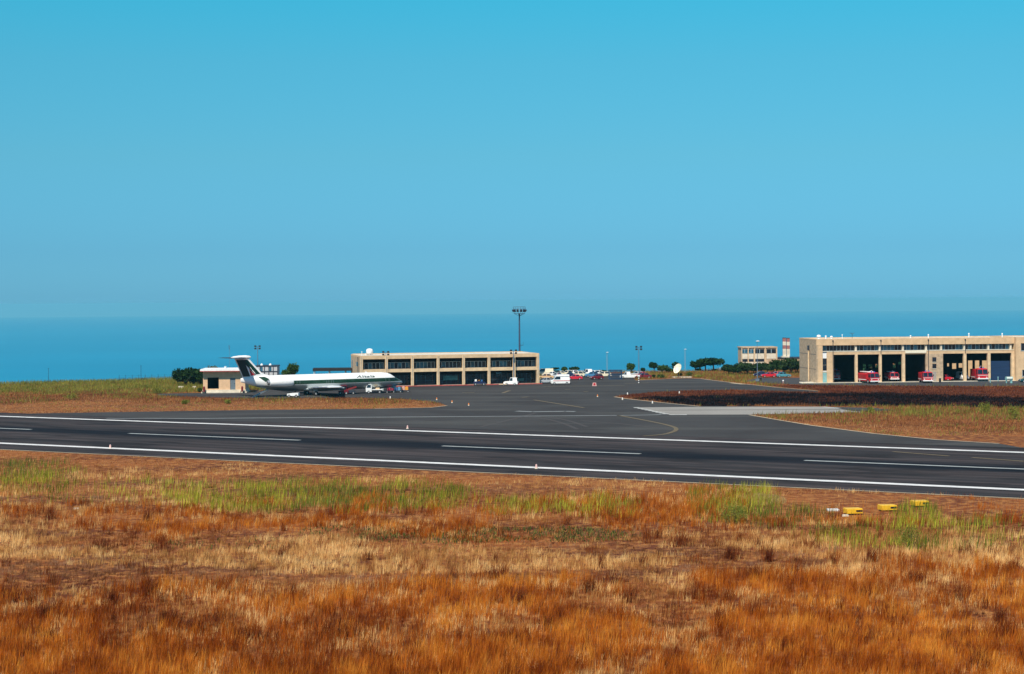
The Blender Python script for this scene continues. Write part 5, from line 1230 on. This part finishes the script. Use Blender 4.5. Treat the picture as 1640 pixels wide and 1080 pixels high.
for px, py, w, d, lb in ((1334, 818, 1.1, .9, 'flat white slab on the dirt left of the yellow boxes'), (1353.5, 827, .6, .5, 'small pinkish slab below the leftmost yellow box'), (122, 816, .5, .3, 'small white stone in the rust grass at the left'), (290, 622, 1.3, .6, 'pale block in the grass left of the hut'), (311, 622, .9, .4, 'low pale block in the grass near the left hut corner')):
    m = MB(); m.cbox(-w / 2, w / 2, -d / 2, d / 2, 0, .16 if py > 700 else .5, .03); o = m.build('stone_slab', M_pale if w < 1.05 or px < 400 else mat('dull_white_slab', (.6, .6, .57), .8)); o.location = G(px, py); tag(o, lb, 'slab')

# ------------------------------------------------------------------ ground service vehicles
def tug(label, px, py, rz, col, L=2.6, cab=True, name='tow_tractor', load=None):
    t = thing(name, label, 'tractor', G(px, py), rz); h = L / 2
    m = MB(); m.prism([(-h, .35), (-h, .95), (-h + .9, 1.0), (h - 1.0, .95), (h, .8), (h, .35)], -.62, .62); b = m.build('body', col, t)
    m = MB(); m.box(-.35, .15, -.5, .5, 1.0, 1.12); m.box(-.42, -.30, -.5, .5, 1.12, 1.5); m.build('seat', M_black, t)
    m = MB(); m.cyl((.35, 0, .95), (.2, 0, 1.35), .03, n=6); m.cyl((.2, 0, 1.33), (.17, 0, 1.37), .2, n=12); m.build('steering_wheel', M_black, t)
    if cab:
        m = MB()
        for x in (-.7, .55):
            for y in (-.55, .55): m.cyl((x, y, .9), (x, y, 1.9), .035, n=6)
        m.box(-.8, .7, -.62, .62, 1.9, 1.97); m.build('canopy', col, t)
    wheels(t, (-h + .45, h - .45), 1.3, .32)
    return t
tug('white tow tractor under the airliner rear fuselage, left of the main wheels', 470, 636.6, R(170), PW, 2.5, False)
tug('red tractor with large wheels under the airliner wing', 550, 632, R(185), PD, 2.2, True)
def belt_loader(px, py):
    t = thing('belt_loader', 'red and black belt loader raised against the middle of the fuselage', 'loader', G(px, py), R(8))
    m = MB(); m.cbox(-1.3, 1.3, -.55, .55, .35, .85, .05); m.build('chassis', M_dkmetal, t)
    M = Matrix.Translation((0, 0, 1.05)) @ Matrix.Rotation(R(-16), 4, 'Y'); m = MB(); m.box(-1.7, 1.7, -.4, .4, 0, .16, 0, M); b = m.build('belt', M_black, t)
    m = MB(); m.box(-1.7, 1.7, -.46, -.41, -.03, .3, 0, M); m.box(-1.7, 1.7, .41, .46, -.03, .3, 0, M); m.build('side_rail', mat('dull_red', (0.20, 0.02, 0.02), .5), b)
    m = MB(); m.cyl((.7, 0, .8), (.9, 0, 1.25), .06, n=6); m.build('lift_ram', M_chrome, t); wheels(t, (-.85, .85), 1.25, .3)
belt_loader(559.5, 631.8)
def service_truck():
    t = thing('service_truck', 'white forward cab flatbed truck beside the front fuselage', 'truck', G(599.5, 630.3), R(183)); 
    m = MB(); m.loft([[(.55, -.85, .4), (1.85, -.85, .4), (1.85, .85, .4), (.55, .85, .4)], [(.55, -.85, 1.2), (1.88, -.85, 1.2), (1.88, .85, 1.2), (.55, .85, 1.2)], [(.6, -.78, 2.05), (1.55, -.78, 2.05), (1.55, .78, 2.05), (.6, .78, 2.05)]]); c = m.build('cab', PW, t)
    pane(c, 'windscreen', [(1.88, -.85, 1.2), (1.88, .85, 1.2), (1.55, .78, 2.05), (1.55, -.78, 2.05)])
    for s in (-1, 1): pane(c, 'side_window', [(.62, s * .85, 1.2), (1.85, s * .85, 1.2), (1.55, s * .78, 2.05), (.62, s * .78, 2.05)], inset=.2)
    m = MB(); m.box(-1.85, .5, -.85, .85, .78, .92); m.build('flatbed', M_white, t); m = MB(); m.box(-1.7, 1.7, -.35, .35, .42, .77); m.build('chassis', M_dkmetal, t)
    m = MB(); m.cbox(-1.2, -.3, -.5, .4, .92, 1.25, .05); m.build('load', M_tan2, t); wheels(t, (-1.2, 1.2), 1.7, .34)
service_truck()
def cart(label, px, py, items, rz=R(2), frame=M_dkmetal):
    t = thing('baggage_cart', label, 'baggage cart', G(px, py), rz, 'baggage carts by the airliner nose')
    m = MB(); m.box(-.95, .95, -.6, .6, .42, .52); m.box(-1.5, -.95, -.03, .03, .42, .48); m.build('deck', frame, t)
    m = MB(); m.box(-.95, -.9, -.6, .6, .52, 1.2); m.box(.9, .95, -.6, .6, .52, 1.2); m.build('end_rail', frame, t); wheels(t, (-.65, .65), 1.2, .22, .12)
    for (x, z, w, hgt, mm, lb) in items:
        q = MB(); q.cbox(-w / 2, w / 2, -.28, .28, 0, hgt, .04); q.box(-.1, .1, -.02, .02, hgt, hgt + .06)
        o = q.build('suitcase', mm); o.location = t.location + Vector((x, 0, .52 + z)); tag(o, lb, 'suitcase', 'luggage on the carts')
mr, mbl, mor, mgr = mat('case_red', (.45, .02, .06), .6), mat('case_blue', (.03, .12, .30), .6), mat('case_orange', (.75, .30, .03), .6), mat('case_grey', (.30, .34, .33), .6)
cart('baggage cart nearest the white flatbed truck', 615.5, 629.6, [(-.4, 0, .6, .5, mgr, 'grey suitcase on the cart nearest the flatbed truck'), (.35, 0, .6, .42, mat('case_black', (.02, .02, .02), .6), 'black suitcase on the cart nearest the flatbed truck')])
cart('baggage cart with red luggage under the nose', 626, 629.2, [(-.4, 0, .65, .62, mr, 'tall red suitcase on the second cart'), (.35, 0, .55, .45, mat('case_maroon', (.25, .02, .04), .6), 'maroon suitcase on the second cart')])
cart('baggage cart with blue luggage under the nose tip', 637, 628.9, [(-.4, 0, .7, .55, mbl, 'blue suitcase on the third cart'), (.35, 0, .6, .7, mat('case_sky', (.10, .25, .38), .6), 'pale blue suitcase on the third cart')])
cart('baggage cart with orange load just beyond the nose', 649, 628.4, [(-.4, 0, .7, .75, mat('case_pink', (.62, .36, .28), .6), 'pinkish box on the cart just beyond the nose'), (.35, 0, .7, .7, mor, 'orange case on the cart just beyond the nose')])
t = tug('navy baggage tractor with a white crate parked before the fifth terminal bay', 768, 617.4, R(3), PN, 2.9, False, 'baggage_tractor')
for x, z, w, hgt, mm, lb in ((-.9, .95, .5, .5, M_white, 'white crate on the rear of the navy tractor'), (-.2, .9, .45, .4, mor, 'orange box beside the white crate on the navy tractor'), (.55, .95, .4, .4, mbl, 'blue box at the front of the navy tractor')):
    q = MB(); q.cbox(-w / 2, w / 2, -.3, .3, 0, hgt, .04); o = q.build('crate', mm); o.location = t.location + Vector((x, 0, z)); tag(o, lb, 'crate', 'crates on the navy tractor')
t = thing('low_trailer', 'low tan and dark trailer lying left of the white jeep', 'trailer', G(805.5, 617.5), R(170)); m = MB(); m.box(-.9, .9, -.5, .5, .2, .32); m.build('deck', M_tan2, t); m = MB(); m.box(.9, 1.5, -.03, .03, .2, .26); m.build('drawbar', M_dkmetal, t); wheels(t, (-.3,), 1.1, .18, .1)

# ------------------------------------------------------------------ fire engines
def fire_engine(label, loc, rz, L=7.0, W=2.5, Hh=2.9, name='fire_engine', white_band=True, rack=True, tilt=False, group='fire engines'):
    t = thing(name, label, 'fire engine', loc, rz, group); h = L / 2; w = W / 2; c0 = h - 2.0
    m = MB(); m.loft([[(c0, -w, .55), (h, -w, .55), (h, w, .55), (c0, w, .55)], [(c0, -w, Hh * .5), (h + .05, -w, Hh * .5), (h + .05, w, Hh * .5), (c0, w, Hh * .5)], [(c0, -w + .08, Hh * .88), (h - .32, -w + .08, Hh * .88), (h - .32, w - .08, Hh * .88), (c0, w - .08, Hh * .88)], [(c0, -w + .25, Hh * .93), (h - .6, -w + .25, Hh * .93), (h - .6, w - .25, Hh * .93), (c0, w - .25, Hh * .93)]])
    b = m.build('cab', M_redp, t); z0, z1 = Hh * .5, Hh * .88
    pane(b, 'windscreen', [(h + .05, -w, z0), (h + .05, 0, z0), (h - .32, 0, z1), (h - .32, -w + .08, z1)], inset=.10); pane(b, 'windscreen', [(h + .05, 0, z0), (h + .05, w, z0), (h - .32, w - .08, z1), (h - .32, 0, z1)], inset=.10)
    for s in (-1, 1):
        pane(b, 'side_window', [(c0 + .9, s * w, z0), (h, s * w, z0), (h - .35, s * (w - .08), z1), (c0 + .9, s * (w - .08), z1)], inset=.16)
        q = MB(); q.cyl((h + .04, s * (w - .35), .95), (h + .08, s * (w - .35), .95), .13, n=10); q.build('headlight', M_white, b)
        q = MB(); q.box(h - .1, h + .05, s * (w + .12) - .08, s * (w + .12) + .08, z0 + .2, z0 + .65); q.build('mirror', M_black, b)
    q = MB(); q.box(h - .1, h + .22, -w, w, .48, .74); q.build('bumper', M_white, t)
    if white_band:
        q = MB(); q.box(h + .052, h + .075, -w + .05, w - .05, Hh * .42, Hh * .45); q.build('white_band', M_white, b)
    q = MB(); q.cbox(-h, c0 - .06, -w, w, .6, Hh * .84, .06); bb = q.build('equipment_body', M_redp, t)
    for s in (-1, 1):
        for k in range(3):
            x0 = -h + .3 + k * (c0 + h - .5) / 3; q = MB(); q.box(x0, x0 + (c0 + h - .5) / 3 - .15, s * (w + .01) - .012, s * (w + .01) + .012, 1.1, Hh * .72); q.build('locker_shutter', mat('dark_red_shutter', (.30, .012, .02), .5), bb)
        q = MB(); q.box(-h, c0 - .06, s * (w + .008) - .008, s * (w + .008) + .008, .82, .98); q.build('white_stripe', M_white, bb)
    if rack:
        q = MB(); q.box(-h + .2, c0 - .3, -.6, -.52, Hh * .93, Hh * .99); q.box(-h + .2, c0 - .3, .1, .18, Hh * .93, Hh * .99)
        for k in range(9): q.box(-h + .3 + k * .5, -h + .36 + k * .5, -.52, .1, Hh * .94, Hh * .98)
        q.build('ladder', M_white, t); q = MB(); q.cbox(c0 - 1.2, c0 - .2, -.3, .8, Hh * .85, Hh * 1.0, .05); q.build('roof_box', M_white, t)
    for yy in (.4, -.4): q = MB(); q.cyl((h - 1.0, yy, Hh * .93), (h - 1.0, yy, Hh * 1.03), .14, .10, 10); q.build('beacon', mat('beacon_blue', (.05, .12, .5), .3), b)
    q = MB(); q.cyl((c0 - .6, 0, Hh * .84), (c0 - .6, 0, Hh * 1.0), .12, n=8); q.cyl((c0 - .6, 0, Hh * 1.0), (c0 + .5, 0, Hh * 1.1), .08, .06, 8); q.build('water_cannon', M_white, t)
    wheels(t, (-h + 1.4, h - 1.2), W, .52, .35)
    return t
fire_engine('red fire engine with white ladder rack parked before the second and third bays', G(1399.5, 614.6) + Vector((-.8, 2.6, 0)), R(-74), 6.8, 2.5, 2.85)
fire_engine('red and white fire engine standing inside the third garage bay', sl_(20.4, 5.2, .1), R(-86), 5.0, 2.2, 2.35)
fire_engine('red fire engine with dark windscreen parked before the pier between the bays', G(1489, 613.6) + Vector((-.5, 2.0, 0)), R(-92), 5.6, 2.4, 2.9, rack=False)
fire_engine('large red fire engine with white bonnet stripe leaving the sixth garage bay', sl_(41.4, 1.9, .1), R(-89), 6.4, 2.6, 3.3, rack=False)
fire_engine('dim red fire engine deep in the shade of the first garage bay', sl_(7.3, 9.5, .1), R(-98), 5.5, 2.4, 2.9, rack=False)
car('red and white car in the shade of the fifth garage bay', 'car', sl_(33.4, 3.6, .1), R(-40), PR, 3.9, 1.6, 'hatch', None, 'fire_service_car')
car('white van in the shade at the left of the sixth garage bay', 'van', sl_(38.5, 5.5, .1), R(-84), PW, 4.4, 1.8, 'van', None, 'white_van')
# pump unit and posts by the last bay
g = G(1616, 614.2); t = thing('hose_reel_unit', 'pale teal hose reel unit on a stand before the last garage bay', 'hose reel', g, R(10))
m = MB(); m.cyl((-.75, 0, 1.15), (.75, 0, 1.15), .42, n=16); m.build('drum', mat('pale_drum', (.55, .62, .56), .5), t); m = MB(); m.cyl((-.8, 0, 1.15), (-.74, 0, 1.15), .5, n=16); m.cyl((.74, 0, 1.15), (.8, 0, 1.15), .5, n=16); m.build('flange', M_cyan, t)
m = MB(); m.box(-.75, -.6, -.2, .2, 0, .8); m.box(.3, .75, -.2, .2, 0, .8); m.build('stand', M_cyan, t)
for px, py, lb in ((1598.5, 608.5, 'pale blue hydrant post before the blue roller door'), (1586, 611, 'grey hydrant post at the pillar left of the blue roller door')):
    g = G(px, py + 2.5); t = thing('hydrant_post', lb, 'hydrant', g); m = MB(); m.cyl((0, 0, 0), (0, 0, .95), .11, n=8); m.build('barrel', M_cyan, t); m = MB(); m.sphere((0, 0, 1.0), .15, 8, 5); m.build('cap', M_cyan, t)
g = G(1505.5, 613); t = thing('litter_bin', 'dark litter bin against the pier right of the third fire engine', 'bin', g); m = MB(); m.cyl((0, 0, 0), (0, 0, 1.0), .26, .28, 12); m.build('drum', M_black, t); m = MB(); m.cyl((0, 0, 1.0), (0, 0, 1.08), .3, .24, 12); m.build('lid', M_dkmetal, t)
